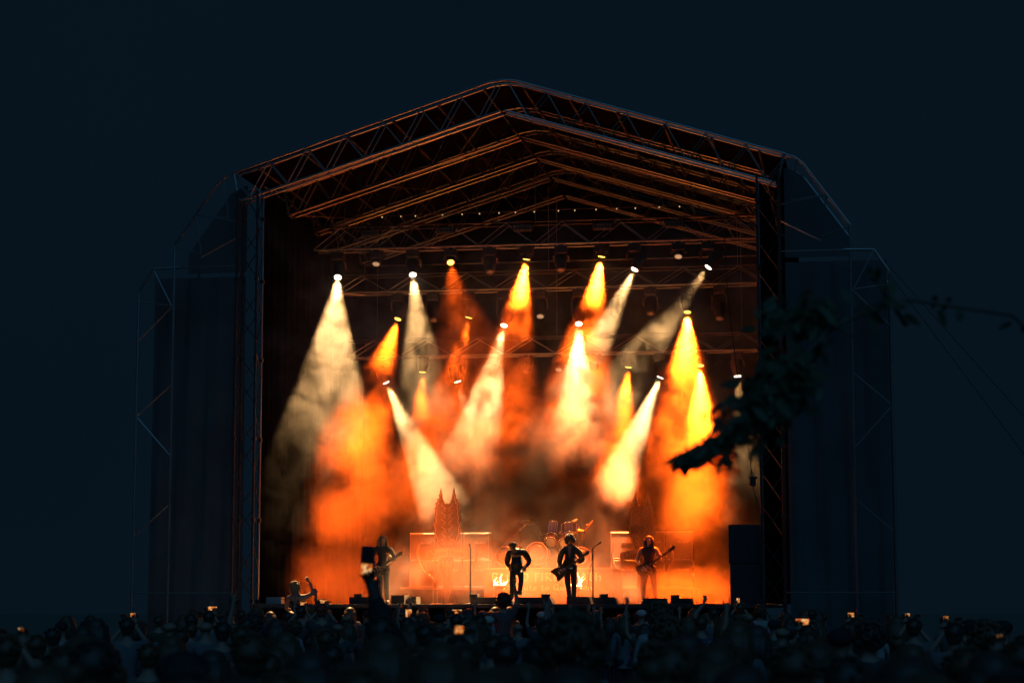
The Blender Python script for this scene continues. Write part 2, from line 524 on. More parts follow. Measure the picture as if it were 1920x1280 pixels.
# ------------------------------------------------------------------ gable roof
def gable_truss(v, half, label):
    t = thing('roof_truss', label, 'roof truss', (0, v, 0), group='gable trusses of the stage roof')
    zt, ze, dep, hw = 14.86, 12.72, .80, .2
    if v > 0: zt -= .05; ze -= .05
    sl = (zt - ze) / 6.95
    for s in (-1, 1):
        for w in (-hw, hw):
            end = half
            part('top_chord', MB().path([(s * .0, w, zt - .02), (s * .35, w, zt - .06), (s * end, w, zt - sl * end)], .034, 8), M_STEEL, t)
            e2 = end - .25
            part('bottom_chord', MB().tube((s * .05, w, zt - dep), (s * e2, w, zt - dep - sl * e2 + .02), .034, 8), M_STEEL, t)
            nb = 7
            L = end - .1
            for k in range(nb):
                x0 = .12 + L * k / nb; xm = .12 + L * (k + .5) / nb; x1 = .12 + L * (k + 1) / nb
                P = lambda x, top: (s * min(x, end if top else e2), w, zt - sl * min(x, end) - (0.03 if top else dep - .03))
                part('brace', MB().tube(P(x0, 1), P(xm, 0), .017, 5), M_STEEL, t)
                part('brace', MB().tube(P(xm, 0), P(x1, 1), .017, 5), M_STEEL, t)
        nb = 7
        for k in range(nb + 1):
            x = .3 + (half - .5) * k / nb
            part('cross_tube', MB().tube((s * x, -hw, zt - dep - sl * x), (s * x, hw, zt - dep - sl * x), .014, 5), M_STEEL, t)
    part('end_post', MB().tube((-half + .06, -hw, zt - sl * half), (-half + .2, -hw, zt - dep - sl * half + .1), .03, 8), M_STEEL, t)
    part('end_post', MB().tube((half - .06, -hw, zt - sl * half), (half - .2, -hw, zt - dep - sl * half + .1), .03, 8), M_STEEL, t)
    return t
gable_truss(0.0, 6.95, 'front gable roof truss outlining the peak against the night sky')
gable_truss(2.7, 6.4, 'second gable roof truss just behind the front gable')
gable_truss(5.4, 6.4, 'middle gable roof truss in the row of five')
gable_truss(8.1, 6.4, 'fourth gable roof truss back from the front gable')
gable_truss(10.8, 6.4, 'rearmost gable roof truss above the black backdrop')

t = thing('stage_roof', 'dark pitched roof cover stretched above the gable trusses', 'roof', (0, 0, 0))
for s in (-1, 1):
    zt, ze = 14.86, 12.72
    sl = (zt - ze) / 6.95
    part('membrane', MB().prism([(0, zt + .05), (s * 6.9, ze + .05), (s * 6.9, ze + .11), (0, zt + .11)], .25, 12.2), M_MEMB, t)
    part('rear_gable_cloth', MB().prism([(0, 12.0), (s * 6.85, 12.0), (s * 6.85, 12.7), (0, 14.85)], 11.85, 11.87), M_MEMB, t)
    for k in range(6):
        x = .5 + 5.8 * k / 5
        part('purlin', MB().tube((s * x, .0, zt - sl * x - .06), (s * x, 11.0, zt - sl * x - .06), .03, 6), M_STEELDARK, t)
    for k in (0, 2, 4):
        for j in range(4):
            xa, xb = .5 + 5.8 * k / 5, .5 + 5.8 * (k + 1) / 5
            if j % 2: xa, xb = xb, xa
            part('wind_brace', MB().tube((s * xa, 2.7 * j + .1, zt - sl * xa - .75), (s * xb, 2.7 * j + 2.6, zt - sl * xb - .75), .02, 5), M_STEELDARK, t)

# ------------------------------------------------------------------ towers and side wings
def tower(s, label):
    t = thing('stage_tower', label, 'scaffold tower', (s * 6.5, 0, 0), group='lattice towers at the stage front')
    a = .26
    for x in (-a, a):
        for y in (-a, a):
            part('post', MB().tube((x, y, 0), (x, y, 12.25), .032, 8), M_STEEL if x * s < 0 and y > 0 else M_STEELDARK, t)  # inner rear post in lighter steel, standing in for light from the stage
            for z in (2.0, 4.0, 6.0, 8.0, 10.0, 11.6):
                part('coupler', MB().bbox((x - .05, y - .05, z - .045), (x + .05, y + .05, z + .045), .012), M_STEELDARK, t)
    k = 0
    z = .3
    while z < 11.8:
        for (x0, y0), (x1, y1) in (((-a, -a), (a, -a)), ((a, -a), (a, a)), ((a, a), (-a, a)), ((-a, a), (-a, -a))):
            if k % 2: (x0, y0), (x1, y1) = (x1, y1), (x0, y0)
            part('brace', MB().tube((x0, y0, z), (x1, y1, z + .75), .014, 5), M_STEELDARK, t)
        z += .8; k += 1
    return t
tower(-1, 'lattice scaffold tower at the left edge of the stage opening')
tower(1, 'lattice scaffold tower at the right edge of the stage opening')

def wing(s, label):
    t = thing('side_wing', label, 'scaffold wing', (0, 0, 0), group='scaffold wings beside the stage')
    top = [(6.95, 12.72), (7.15, 12.66), (7.35, 12.5), (8.45, 10.95)]
    for y in (-.1, 1.9):
        part('roof_rail', MB().path([(s * x, y, z) for x, z in top], .035, 8), M_STEEL, t)
        part('step_rail', MB().path([(s * 8.3, y, 10.36), (s * 9.0, y, 10.34), (s * 9.35, y, 9.8)], .035, 8), M_STEEL, t)
        part('outer_post', MB().tube((s * 9.37, y, 0), (s * 9.36, y, 9.75), .04, 8), M_STEEL, t)
        part('middle_post', MB().tube((s * 8.45, y, 0), (s * 8.44, y, 10.9), .03, 8), M_STEEL, t)
    for (x0, z0), (x1, z1) in (((7.2, 12.6), (7.05, 11.6)), ((7.05, 11.6), (7.9, 11.7)), ((7.9, 11.7), (7.75, 10.7)), ((7.75, 10.7), (8.44, 10.9)),
                               ((6.8, 11.5), (7.9, 11.7)), ((7.75, 10.6), (6.8, 11.1)), ((9.0, 10.34), (8.5, 9.4)), ((9.35, 9.5), (8.5, 9.4)), ((9.36, 8.5), (8.45, 9.4)),
                               ((9.36, 6.6), (8.45, 7.4)), ((9.36, 6.6), (8.45, 5.6)), ((9.36, 3.6), (8.45, 4.4)), ((8.45, 10.36), (6.8, 10.36)), ((9.36, 2.2), (6.8, 2.2))):
        part('brace', MB().tube((s * x0, -.1, z0), (s * x1, -.1, z1), .018, 5), M_STEEL, t)
    # mesh cloth closing the wing
    mb = MB()
    nx, nz = 26, 16
    rows = []
    for j in range(nz + 1):
        z = .05 + 10.2 * j / nz
        rows.append([mb.bm.verts.new((s * (6.85 + 2.45 * i / nx), .9 + .05 * math.sin(i * .9 + j * .3) + .03 * math.sin(i * 2.3), z)) for i in range(nx + 1)])
    for r0, r1 in zip(rows, rows[1:]):
        for i in range(nx):
            mb.bm.faces.new((r0[i], r0[i + 1], r1[i + 1], r1[i]))
    part('mesh_cloth', mb, M_SCRIM, t, smooth=True)
    mb = MB().prism([(s * 6.85, 10.36), (s * 8.4, 10.36), (s * 8.4, 10.85), (s * 7.3, 12.4), (s * 6.95, 12.6), (s * 6.85, 12.6)], .88, .9)
    part('top_cloth', mb, M_SCRIM, t)
    return t
wing(-1, 'dark scaffold wing clad in mesh on the left of the stage')
wing(1, 'dark scaffold wing clad in mesh on the right of the stage')
t = thing('guy_wire', 'taut guy wire slanting down outside the right wing', 'cable', (0, 0, 0))
part('wire', MB().tube((9.36, -.2, 9.7), (14.5, -.8, 2.2), .010, 5), M_STEELDARK, t)
part('wire', MB().tube((9.36, -.2, 9.9), (14.0, .3, 4.4), .008, 5), M_STEELDARK, t)

# ------------------------------------------------------------------ lighting trusses
def box_truss(name, u0, u1, v, z0, h, label):
    t = thing(name, label, 'lighting truss', (0, v, z0), group='horizontal lighting trusses over the stage')
    w = .26
    for y in (-w, w):
        for z in (0, h):
            part('chord', MB().tube((u0, y, z), (u1, y, z), .026, 8), M_BLACKMETAL if z else M_ALU, t)
    nb = int((u1 - u0) / .75)
    st = (u1 - u0) / nb
    for k in range(nb):
        a, b = u0 + st * k, u0 + st * (k + 1)
        if k % 2: a, b = b, a
        for y in (-w, w):
            part('brace', MB().tube((a, y, .02), (b, y, h - .02), .012, 5), M_ALU, t)
        part('brace', MB().tube((a, -w, 0), (b, w, 0), .012, 5), M_ALU, t)
    for u in (u0 + .8, 0, u1 - .8):
        part('lift_chain', MB().tube((u, 0, h), (u, 0, 12.75 - z0 + (.9 if abs(u) < 1 else 0)), .012, 5), M_ALU, t)
    return t
LZ = {1: 11.55, 2: 10.72, 3: 9.06}
box_truss('lighting_truss', -6.1, 6.1, ROWV[1], LZ[1], .62, 'highest lighting truss, nearest the audience under the roof')
box_truss('lighting_truss', -6.1, 6.1, ROWV[2], LZ[2], .5, 'middle height lighting truss over the centre of the stage')
box_truss('lighting_truss', -6.1, 6.1, ROWV[3], LZ[3], .5, 'lowest lighting truss, farthest back over the amplifiers')

def frame_from_dir(d):
    """matrix whose +z axis is the beam direction d (stage axes)"""
    q = d.to_track_quat('Z', 'Y')
    return q.to_matrix().to_4x4()

LAMP_TOP = {}
def lamp(p, row, d, kind, label, spec=None, group='lamps hanging from the lighting trusses'):
    """moving-head lamp hanging under its truss; p is the lens centre"""
    t = thing('moving_head_lamp', label, 'stage lamp', p, 0, group)
    top = LZ[row] - p.z
    part('base', MB().bbox((-.17, -.14, top - .24), (.17, .14, top - .05), .02), M_BLACKMETAL, t)
    for x in (-.1, .1):
        part('clamp', MB().bbox((x - .03, -.05, top - .05), (x + .03, .05, top + .04), .01), M_ALU, t)
    piv = -d * .28
    for s in (-1, 1):
        part('yoke_arm', MB().path([(s * .13, 0, top - .24), (s * .2, 0, top - .30), (s * .2, piv.y, piv.z)], .035, 6), M_BLACKMETAL, t)
    M = frame_from_dir(d)
    h = part('head', MB().lathe([(.07, -.52), (.14, -.5), (.165, -.42), (.165, -.2), (.14, -.12), (.125, -.03), (.118, 0.0)], 20, M), M_BLACKMETAL, t, smooth=True)
    lens = M_LENSW if kind == 'W' else M_LENSA if kind == 'A' else M_LENSDIM if kind == 'D' else M_LENSOFF
    part('lens', MB().lathe([(.098, -.004), (.09, .012), (.05, .02), (.0005, .022)], 20, M, True), lens, h, smooth=True)
    if spec:
        half, watts = spec
        l = bpy.data.lights.new('beam', 'SPOT')
        l.energy = watts
        l.color = WARM if kind == 'W' else AMBER
        l.spot_size = math.radians(2 * half)
        l.spot_blend = 0.06 if kind == 'W' else 1.0
        l.shadow_soft_size = 0.085
        o = link(bpy.data.objects.new('beam', l))
        o.parent = h
        o.rotation_mode = 'QUATERNION'
        o.rotation_quaternion = d.to_track_quat('-Z', 'Y')
        o.location = d * 0.13
    return t
for (px, py, row, dx, dv, half, watts, kind), lab in zip(LAMPS, LAMP_LABELS):
    lamp(on_v(px, py, ROWV[row]), row, aim(on_v(px, py, ROWV[row]), dx, dv), kind, lab, (half, watts))
for px, py, row, kind, lab in DARK_LAMPS:
    lamp(on_v(px, py, ROWV[row]), row, stage_dir(random.uniform(-.2, .2), -.5), kind, lab)

for (px, py), lab in zip(((695, 437), (835, 432), (980, 427), (1130, 424), (1265, 420)), (
        'flat blinder panel, leftmost of five along the top truss', 'flat blinder panel, second from the left on the top truss',
        'flat blinder panel at the middle of the top truss', 'flat blinder panel, second from the right on the top truss',
        'flat blinder panel, rightmost of five along the top truss')):
    p = on_v(px, py, ROWV[1] - .4)
    t = thing('blinder_light', lab, 'stage lamp', p, 0, 'blinder panels on the top truss')
    part('housing', MB().bbox((-.26, -.06, -.1), (.26, .06, .1), .015), M_BLACKMETAL, t)
    part('bracket', MB().path([(-.28, 0, 0), (-.28, .1, .2), (.28, .1, .2), (.28, 0, 0)], .012, 5), M_BLACKMETAL, t)
    for i in range(6):
        for j in range(2):
            part('lens', MB().lathe([(.036, 0), (.03, .006), (.001, .008)], 10, Matrix.Translation((-.21 + .084 * i, -.062, -.045 + .09 * j)) @ Matrix.Rotation(math.pi / 2, 4, 'X')), M_LENSOFF, t)
t = thing('marker_light_string', 'row of tiny warm bulbs strung across the front of the top truss', 'light string', (0, 0, 0))
pa, pb = on_v(712, 405, 3.9), on_v(1275, 385, 3.9)
part('cable', MB().tube(pa, pb, .012, 5), M_BLACKMETAL, t)
for k in range(16):
    p = pa.lerp(pb, (k + random.uniform(-.2, .2)) / 15)
    part('bulb', MB().ell((p.x, p.y, p.z - .035), (.017, .017, .022), 8, 6), M_DOT, t)
# ------------------------------------------------------------------ stage smoke
def smoke():
    m = bpy.data.materials.new('stage smoke')
    m.use_nodes = True
    t = m.node_tree; N = t.nodes; L = t.links
    N.clear()
    out = N.new('ShaderNodeOutputMaterial')
    pv = N.new('ShaderNodeVolumePrincipled')
    pv.inputs['Color'].default_value = (0.98, 0.98, 0.98, 1)
    pv.inputs['Anisotropy'].default_value = 0.1
    L.new(pv.outputs[0], out.inputs['Volume'])
    tc = N.new('ShaderNodeTexCoord')
    pos = tc.outputs['Object']
    def math_(op, a, b=None, c=None, clamp=False):
        n = N.new('ShaderNodeMath'); n.operation = op; n.use_clamp = clamp
        for i, x in enumerate((a, b, c)):
            if x is None: continue
            if isinstance(x, (int, float)): n.inputs[i].default_value = x
            else: L.new(x, n.inputs[i])
        return n.outputs[0]
    def noise(scale, detail, rough, off=(0, 0, 0), dist=0.0, stretch=(1, 1, 1)):
        mp = N.new('ShaderNodeMapping')
        mp.inputs['Location'].default_value = off
        mp.inputs['Scale'].default_value = stretch
        L.new(pos, mp.inputs['Vector'])
        n = N.new('ShaderNodeTexNoise')
        n.inputs['Scale'].default_value = scale; n.inputs['Detail'].default_value = detail
        n.inputs['Roughness'].default_value = rough; n.inputs['Distortion'].default_value = dist
        L.new(mp.outputs[0], n.inputs['Vector'])
        return n.outputs['Fac']
    def ramp(x, a, b, lo, hi):
        n = N.new('ShaderNodeMapRange'); n.interpolation_type = 'SMOOTHSTEP'
        n.inputs[1].default_value = a; n.inputs[2].default_value = b
        n.inputs[3].default_value = lo; n.inputs[4].default_value = hi
        L.new(x, n.inputs[0])
        return n.outputs[0]
    big = noise(0.33, 2, 0.5, (3.1, 0.4, 1.7))
    fine = noise(1.05, 6, 0.68, (0, 7, 2), 0.6)
    wisps = ramp(fine, 0.45, 0.59, 0.02, 2.8)
    base = math_('MULTIPLY', ramp(big, 0.40, 0.66, SMOKE_LO, SMOKE_HI), wisps)
    sp = N.new('ShaderNodeSeparateXYZ'); L.new(pos, sp.inputs[0])
    tot = math_('MULTIPLY', base, ramp(sp.outputs['Z'], 4.8, 6.9, 0.4, 4.0))
    for (px, py, v, ru, rv, rz, s) in BLOBS:
        s *= BS
        c = on_v(px, py, v)
        sub = N.new('ShaderNodeVectorMath'); sub.operation = 'SUBTRACT'
        L.new(pos, sub.inputs[0]); sub.inputs[1].default_value = c
        dv = N.new('ShaderNodeVectorMath'); dv.operation = 'DIVIDE'
        L.new(sub.outputs[0], dv.inputs[0]); dv.inputs[1].default_value = (ru, rv, rz)
        ln = N.new('ShaderNodeVectorMath'); ln.operation = 'LENGTH'
        L.new(dv.outputs[0], ln.inputs[0])
        # ragged edge: the noise pushes the outline in and out
        r = math_('ADD', ln.outputs['Value'], math_('MULTIPLY', math_('SUBTRACT', fine, 0.5), -1.6))
        f = ramp(r, 0.25, 1.0, s, 0.0)
        tot = math_('ADD', tot, f)
    for (px, py, v, ru, rv, rz, s) in CLEAR:
        c = on_v(px, py, v)
        sub = N.new('ShaderNodeVectorMath'); sub.operation = 'SUBTRACT'
        L.new(pos, sub.inputs[0]); sub.inputs[1].default_value = c
        dv = N.new('ShaderNodeVectorMath'); dv.operation = 'DIVIDE'
        L.new(sub.outputs[0], dv.inputs[0]); dv.inputs[1].default_value = (ru, rv, rz)
        ln = N.new('ShaderNodeVectorMath'); ln.operation = 'LENGTH'
        L.new(dv.outputs[0], ln.inputs[0])
        r = math_('ADD', ln.outputs['Value'], math_('MULTIPLY', math_('SUBTRACT', fine, 0.5), -1.8))
        tot = math_('MULTIPLY', tot, ramp(r, 0.0, 1.25, 1 - s, 1.0))
    # clear air under the roof
    tot = math_('MULTIPLY', tot, ramp(sp.outputs['Z'], 10.9, 11.8, 1.0, 0.03))
    L.new(math_('MAXIMUM', tot, 0.0), pv.inputs['Density'])
    me = MB().box((-6.16, -.4, FLOOR + .012), (6.16, 11.6, 12.3)).mesh('stage_smoke')
    me.materials.append(m)
    o = link(bpy.data.objects.new('stage_smoke', me))
    o.matrix_world = STAGE
    tag(o, 'drifting smoke filling the stage and catching the beams', 'smoke', kind='stuff')
    m.cycles.volume_step_rate = 0.5
SMOKE_LO, SMOKE_HI = 0.0025, 0.011
# px, py, v, radii u v z, density: (pixel column/row only used to read the place off the plane v)
BS = 1.0
BLOBS = [
    (650, 735, 3.6, 0.9, 1.2, 0.8, 0.07),
    (760, 860, 7.0, 1.0, 1.5, 1.0, 0.06),
    (815, 915, 9.6, 1.2, 1.3, 1.4, 0.10),
    (902, 785, 7.1, 1.0, 1.0, 1.3, 0.07),
    (1080, 715, 7.2, 0.9, 0.9, 1.1, 0.06),
    (1190, 800, 9.0, 0.8, 1.0, 1.2, 0.07),
    (1160, 890, 9.2, 0.8, 0.9, 1.1, 0.10),
    (975, 530, 5.2, 0.7, 0.8, 1.0, 0.28),
    (1118, 525, 5.2, 0.7, 0.8, 1.0, 0.28),
    (1286, 650, 7.5, 0.9, 0.8, 1.4, 0.28),
    (1312, 760, 9.0, 0.9, 0.8, 1.5, 0.28),
    (724, 650, 7.1, 0.7, 0.8, 1.0, 0.06),
    (690, 800, 6.4, 1.2, 1.6, 1.0, 0.08),
    (672, 860, 6.2, 1.1, 1.6, 1.0, 0.07),
    (715, 920, 6.0, 1.2, 1.6, 1.3, 0.08),
    (645, 970, 5.5, 1.4, 1.8, 1.2, 0.085),
    (660, 1085, 4.0, 2.4, 2.6, 1.1, 0.08),
    (820, 765, 8.8, 0.8, 1.0, 0.7, 0.08),
    (1275, 930, 8.4, 1.7, 1.6, 1.5, 0.07),
    (1040, 1085, 4.4, 2.6, 2.4, 1.0, 0.065),

    (850, 1060, 6.0, 1.6, 1.8, 1.1, 0.045),
    (1280, 1105, 3.6, 2.3, 1.8, 0.7, 0.14),
]
# pockets of clear air: px, py, v, radii, how clear
CLEAR = [
    (1000, 890, 6.5, 2.2, 6.5, 2.0, 0.94),
    (960, 690, 5.2, 1.0, 1.5, 1.4, 0.7),
    (565, 890, 5.5, 1.1, 3.0, 1.3, 0.75),
    (1190, 690, 6.5, 0.8, 2.0, 1.0, 0.6),
]
smoke()

# amber floor floods at the rear of the deck, tilted up
def floor_flood(p, aim, watts, half, label):
    t = thing('floor_flood_lamp', label, 'stage lamp', p, 0, 'amber floods standing on the deck')
    d = (Vector(aim) - Vector(p)).normalized()
    part('foot', MB().bbox((-.16, -.1, 0), (.16, .1, .03), .01), M_BLACKMETAL, t)
    part('bracket', MB().path([(-.2, 0, .2), (-.2, 0, .03), (.2, 0, .03), (.2, 0, .2)], .014, 5), M_BLACKMETAL, t)
    M = Matrix.Translation((0, 0, .2)) @ frame_from_dir(d)
    h = part('head', MB().lathe([(.08, -.2), (.15, -.16), (.16, .0), (.165, .08)], 18, M), M_BLACKMETAL, t, smooth=True)
    part('lens', MB().lathe([(.15, .082), (.001, .1)], 18, M), M_LENSA, h)
    l = bpy.data.lights.new('flood', 'SPOT')
    l.energy = watts; l.color = FLOOD; l.spot_size = math.radians(2 * half); l.spot_blend = 1.0; l.shadow_soft_size = .12
    o = link(bpy.data.objects.new('flood', l)); o.parent = h
    o.rotation_mode = 'QUATERNION'; o.rotation_quaternion = d.to_track_quat('-Z', 'Y')
    o.location = Vector((0, 0, .2)) + d * .2
FLOOD = (1.0, 0.26, 0.035)
floor_flood((-3.7, 10.6, FLOOR), (-3.6, 3.5, 13), 480, 50, 'amber flood on the deck behind the left bassist')
floor_flood((-.6, 10.8, FLOOR), (-.4, 4.0, 13), 280, 50, 'amber flood on the deck behind the drum riser')
floor_flood((3.1, 10.6, FLOOR), (3.4, 3.5, 13), 480, 50, 'amber flood on the deck behind the right amplifiers')
# ------------------------------------------------------------------ amplifiers
RISER_Z = FLOOR + .50
t = thing('amp_riser', 'low black platform under the left amplifiers', 'platform', (-3.2, 9.6, FLOOR), 0, 'platforms under the amplifiers')
part('top', MB().bbox((-1.4, -.45, .44), (1.4, .55, .5), .01), M_DECK, t)
part('front_board', MB().box((-1.38, -.43, .0), (1.38, -.40, .438)), M_CLOTH, t)
t = thing('amp_riser', 'low black platform under the right amplifiers', 'platform', (2.55, 9.6, FLOOR), 0, 'platforms under the amplifiers')
part('top', MB().bbox((-1.4, -.45, .44), (1.4, .55, .5), .01), M_DECK, t)
part('front_board', MB().box((-1.38, -.43, .0), (1.38, -.40, .438)), M_CLOTH, t)

def cabinet_proto():
    t = thing('speaker_cabinet', 'x', 'amplifier', (0, 0, 0), 0, 'guitar speaker cabinets')
    w, h = .385, .765
    part('body', MB().bbox((-w, -.17, 0), (w, .19, h), .018), M_TOLEX, t)
    part('grille_cloth', MB().bbox((-w + .035, -.178, .04), (w - .035, -.165, h - .04), .004), M_GRILLE, t)
    mb = MB()
    for a, b in (((-w + .02, h - .02), (w - .02, h - .02)), ((-w + .02, .025), (w - .02, .025)), ((-w + .02, .025), (-w + .02, h - .02)), ((w - .02, .025), (w - .02, h - .02))):
        mb.tube((a[0], -.178, a[1]), (b[0], -.178, b[1]), .0085, 5)
    part('piping', mb, M_PIPING, t)
    mb = MB()
    lettering(mb, 'Marshall', -.06, h - .31, .07, -.181, nib=.2, slant=.25)
    part('logo', mb, M_PIPING, t)
    part('lit_top_edge', MB().bbox((-w + .01, -.16, h), (w - .01, .18, h + .012), .004), M_PALE, t)  # pale sheet painting the light that falls on the cabinet top
    for s in (-1, 1):
        part('handle', MB().bbox((s * (w + .004) - .006, -.08, .34), (s * (w + .004) + .006, .08, .44), .004), M_BLACKMETAL, t)
    return t
proto = cabinet_proto()
first = True
for u0, side in ((-3.98, 'left'), (1.86, 'right')):
    for r in range(2):
        for c in range(3):
            o = proto if first else copy_tree(proto)
            first = False
            o.location = STAGE @ Vector((u0 + c * .79, 9.5, RISER_Z + r * .782))
            o['label'] = 'black guitar cabinet, %s in the %s row of the %s stack' % (('leftmost', 'middle', 'rightmost')[c], ('lower', 'upper')[r], side)

# amplifier-facing microphones on small stands
def mic_stand(p, h, label, boom=None, cable=False, heavy=False, group='microphone stands on the stage'):
    t = thing('microphone_stand', label, 'microphone stand', p, 0, group)
    r = .016 if heavy else .011
    part('base', MB().lathe([(.14, 0), (.14, .02), (.03, .035), (.02, .05)], 20), M_BLACKMETAL, t)
    part('pole', MB().path([(0, 0, .04), (0, 0, h * .55), (0, 0, h)], [r * 1.3, r * 1.25, r], 8), M_BLACKMETAL, t)
    part('clutch', MB().lathe([(.02, h * .55 - .04), (.026, h * .55), (.02, h * .55 + .04)], 10), M_BLACKMETAL, t)
    if boom:
        a = Vector((0, 0, h)); b = a + Vector(boom); c = a - Vector(boom) * .35
        part('boom', MB().tube(c, b, r, 6), M_BLACKMETAL, t)
        end, d = b, Vector(boom).normalized()
    else:
        end, d = Vector((0, 0, h)), Vector((0, -.35, .25)).normalized()
    M = Matrix.Translation(end) @ frame_from_dir(d)
    m = part('microphone', MB().lathe([(.012, -.04), (.017, .02), (.02, .1), (.031, .13), (.033, .155), (.02, .185), (.002, .19)], 12, M), M_CHROME if not heavy else M_BLACKMETAL, t, smooth=True)
    if cable:
        pts = [(0, -.02, h - .05)] + [(-.06 - .05 * math.sin(k * .5), -.04, h * (.62 - .062 * k)) for k in range(10)]
        part('cable', MB().path(pts, .007, 5), M_BLACKMETAL, t)
    return t
def stand_px(px, v): 
    p = on_z(px, v, FLOOR); return p
mic_stand(stand_px(882, 2.6), 1.42, 'straight microphone stand standing alone left of the singer', None, False, True)
mic_stand(stand_px(1112, 2.2), 1.40, 'microphone stand with hanging cable right of the guitarist', (.07, -.02, .05), True, True)
mic_stand(stand_px(812, 8.3), 1.02, 'small stand with tilted microphone before the left amplifier stack', (.12, -.05, .14))
mic_stand(stand_px(844, 8.3), 1.18, 'small upright microphone stand before the middle left amplifier')
mic_stand(stand_px(1300, 8.4), .75, 'short microphone stand at the far right behind the low smoke')
mic_stand(stand_px(820, 8.0), .62, 'short microphone stand low before the left amplifiers', (-.1, -.05, .1))

# ------------------------------------------------------------------ drum riser and drums
RV = 6.9
ru0, ru1, rz1 = on_v(906, 1066, RV).x, on_v(1150, 1066, RV).x, FLOOR + 1.0
t = thing('drum_riser', 'drum riser with a lettered front board behind the singer', 'platform', (0, RV, FLOOR))
part('top', MB().bbox((ru0, -.02, .95), (ru1, 2.4, 1.0), .012), M_DECK, t)
part('front_board', MB().box((ru0 + .02, .0, .0), (ru1 - .02, .04, .948)), M_RISER, t)
part('side_board', MB().box((ru0 + .02, .045, .0), (ru0 + .06, 2.35, .948)), M_RISER, t)
part('side_board', MB().box((ru1 - .06, .045, .0), (ru1 - .02, 2.35, .948)), M_RISER, t)
def px_text(s, px0, px1, pytop, pybot, v, nib=.14):
    a = on_v(px0, pybot, v); b = on_v(px1, pybot, v); h = on_v(px0, pytop, v).z - a.z
    sc = (b.x - a.x) / (text_width(s) * h)
    out = []; x = 0
    for c in s:
        if c != ' ':
            mb = MB()
            lettering(mb, c, x, 0, h, -.002, nib=nib)
            for vv in mb.bm.verts:
                vv.co.x = a.x + vv.co.x * sc; vv.co.z += a.z - FLOOR
            out.append(mb)
        x += text_width(c) * h
    return out
for q in px_text('BLOOD FIRE DEATH', 922, 1130, 1073, 1089, RV): part('letter', q, M_PAINT, t)
for q in px_text('a tribute to Quorthon', 938, 1112, 1094, 1106, RV, .12): part('small_letter', q, M_PAINT, t)

def drum(name, label, c, r, L, d, shell, head, legs=False):
    """drum with its axis along d; c is the centre of the front head"""
    t = thing(name, label, 'drum', (c.x, c.y, c.z), 0, 'drum kit on the riser')
    M = frame_from_dir(Vector(d).normalized())
    part('shell', MB().lathe([(r * .97, .02), (r * .97, L - .02)], 28, M, False), shell, t, smooth=True)
    part('front_head', MB().lathe([(r * .96, .012), (r * .5, .008), (.001, .006)], 28, M), head, t, smooth=True)
    part('rear_head', MB().lathe([(r * .96, L - .012), (.001, L - .006)], 28, M), M_SKINHEAD, t, smooth=True)
    for z in (0.0, L - .03):
        pr = [(r * .97, z), (r * 1.035, z), (r * 1.035, z + .035), (r * .97, z + .035), (r * .97, z)]
        part('hoop', MB().lathe(pr, 28, M, False), M_CHROME if not legs else M_WOOD, t, smooth=True)
    for k in range(8):
        a = 2 * math.pi * k / 8 + .2
        x, y = r * 1.03 * math.cos(a), r * 1.03 * math.sin(a)
        part('lug', MB().tube(M @ Vector((x, y, .05)), M @ Vector((x, y, L - .05)), .008, 5), M_CHROME, t)
    return t
def dpt(px, py, v): return on_v(px, py, v)
R1 = .30
drum('bass_drum', 'large dark bass drum with a pale hoop between singer and guitarist', dpt(1006, 1037, 7.4), .31, .45, (0, 1, .04), M_DRUMSHELL, M_RESO, True)
drum('bass_drum', 'dark bass drum half hidden by the guitarist', dpt(1087, 1046, 7.4), .31, .45, (0, 1, .04), M_DRUMSHELL, M_RESO, True)
drum('floor_tom', 'tall floor tom half behind the head of the singer', dpt(947, 1042, 7.5), .27, .45, (0.1, 1, .25), M_DRUMSHELL, M_RESO)
drum('rack_tom', 'pale headed rack tom mounted left of the guitarist', dpt(1032, 1017, 7.6), .19, .26, (0, .75, .55), M_DRUMSHELL, M_SKINHEAD)
drum('rack_tom', 'pale headed rack tom mounted behind the guitarist', dpt(1059, 1019, 7.6), .19, .26, (0, .75, .55), M_DRUMSHELL, M_SKINHEAD)
drum('rack_tom', 'small tom high above the left rack tom', dpt(1035, 1000, 8.0), .12, .36, (.1, .3, 1), M_DRUMSHELL, M_SKINHEAD)
drum('rack_tom', 'wide tom high behind the hair of the guitarist', dpt(1068, 1001, 8.0), .22, .3, (-.1, .35, 1), M_DRUMSHELL, M_SKINHEAD)
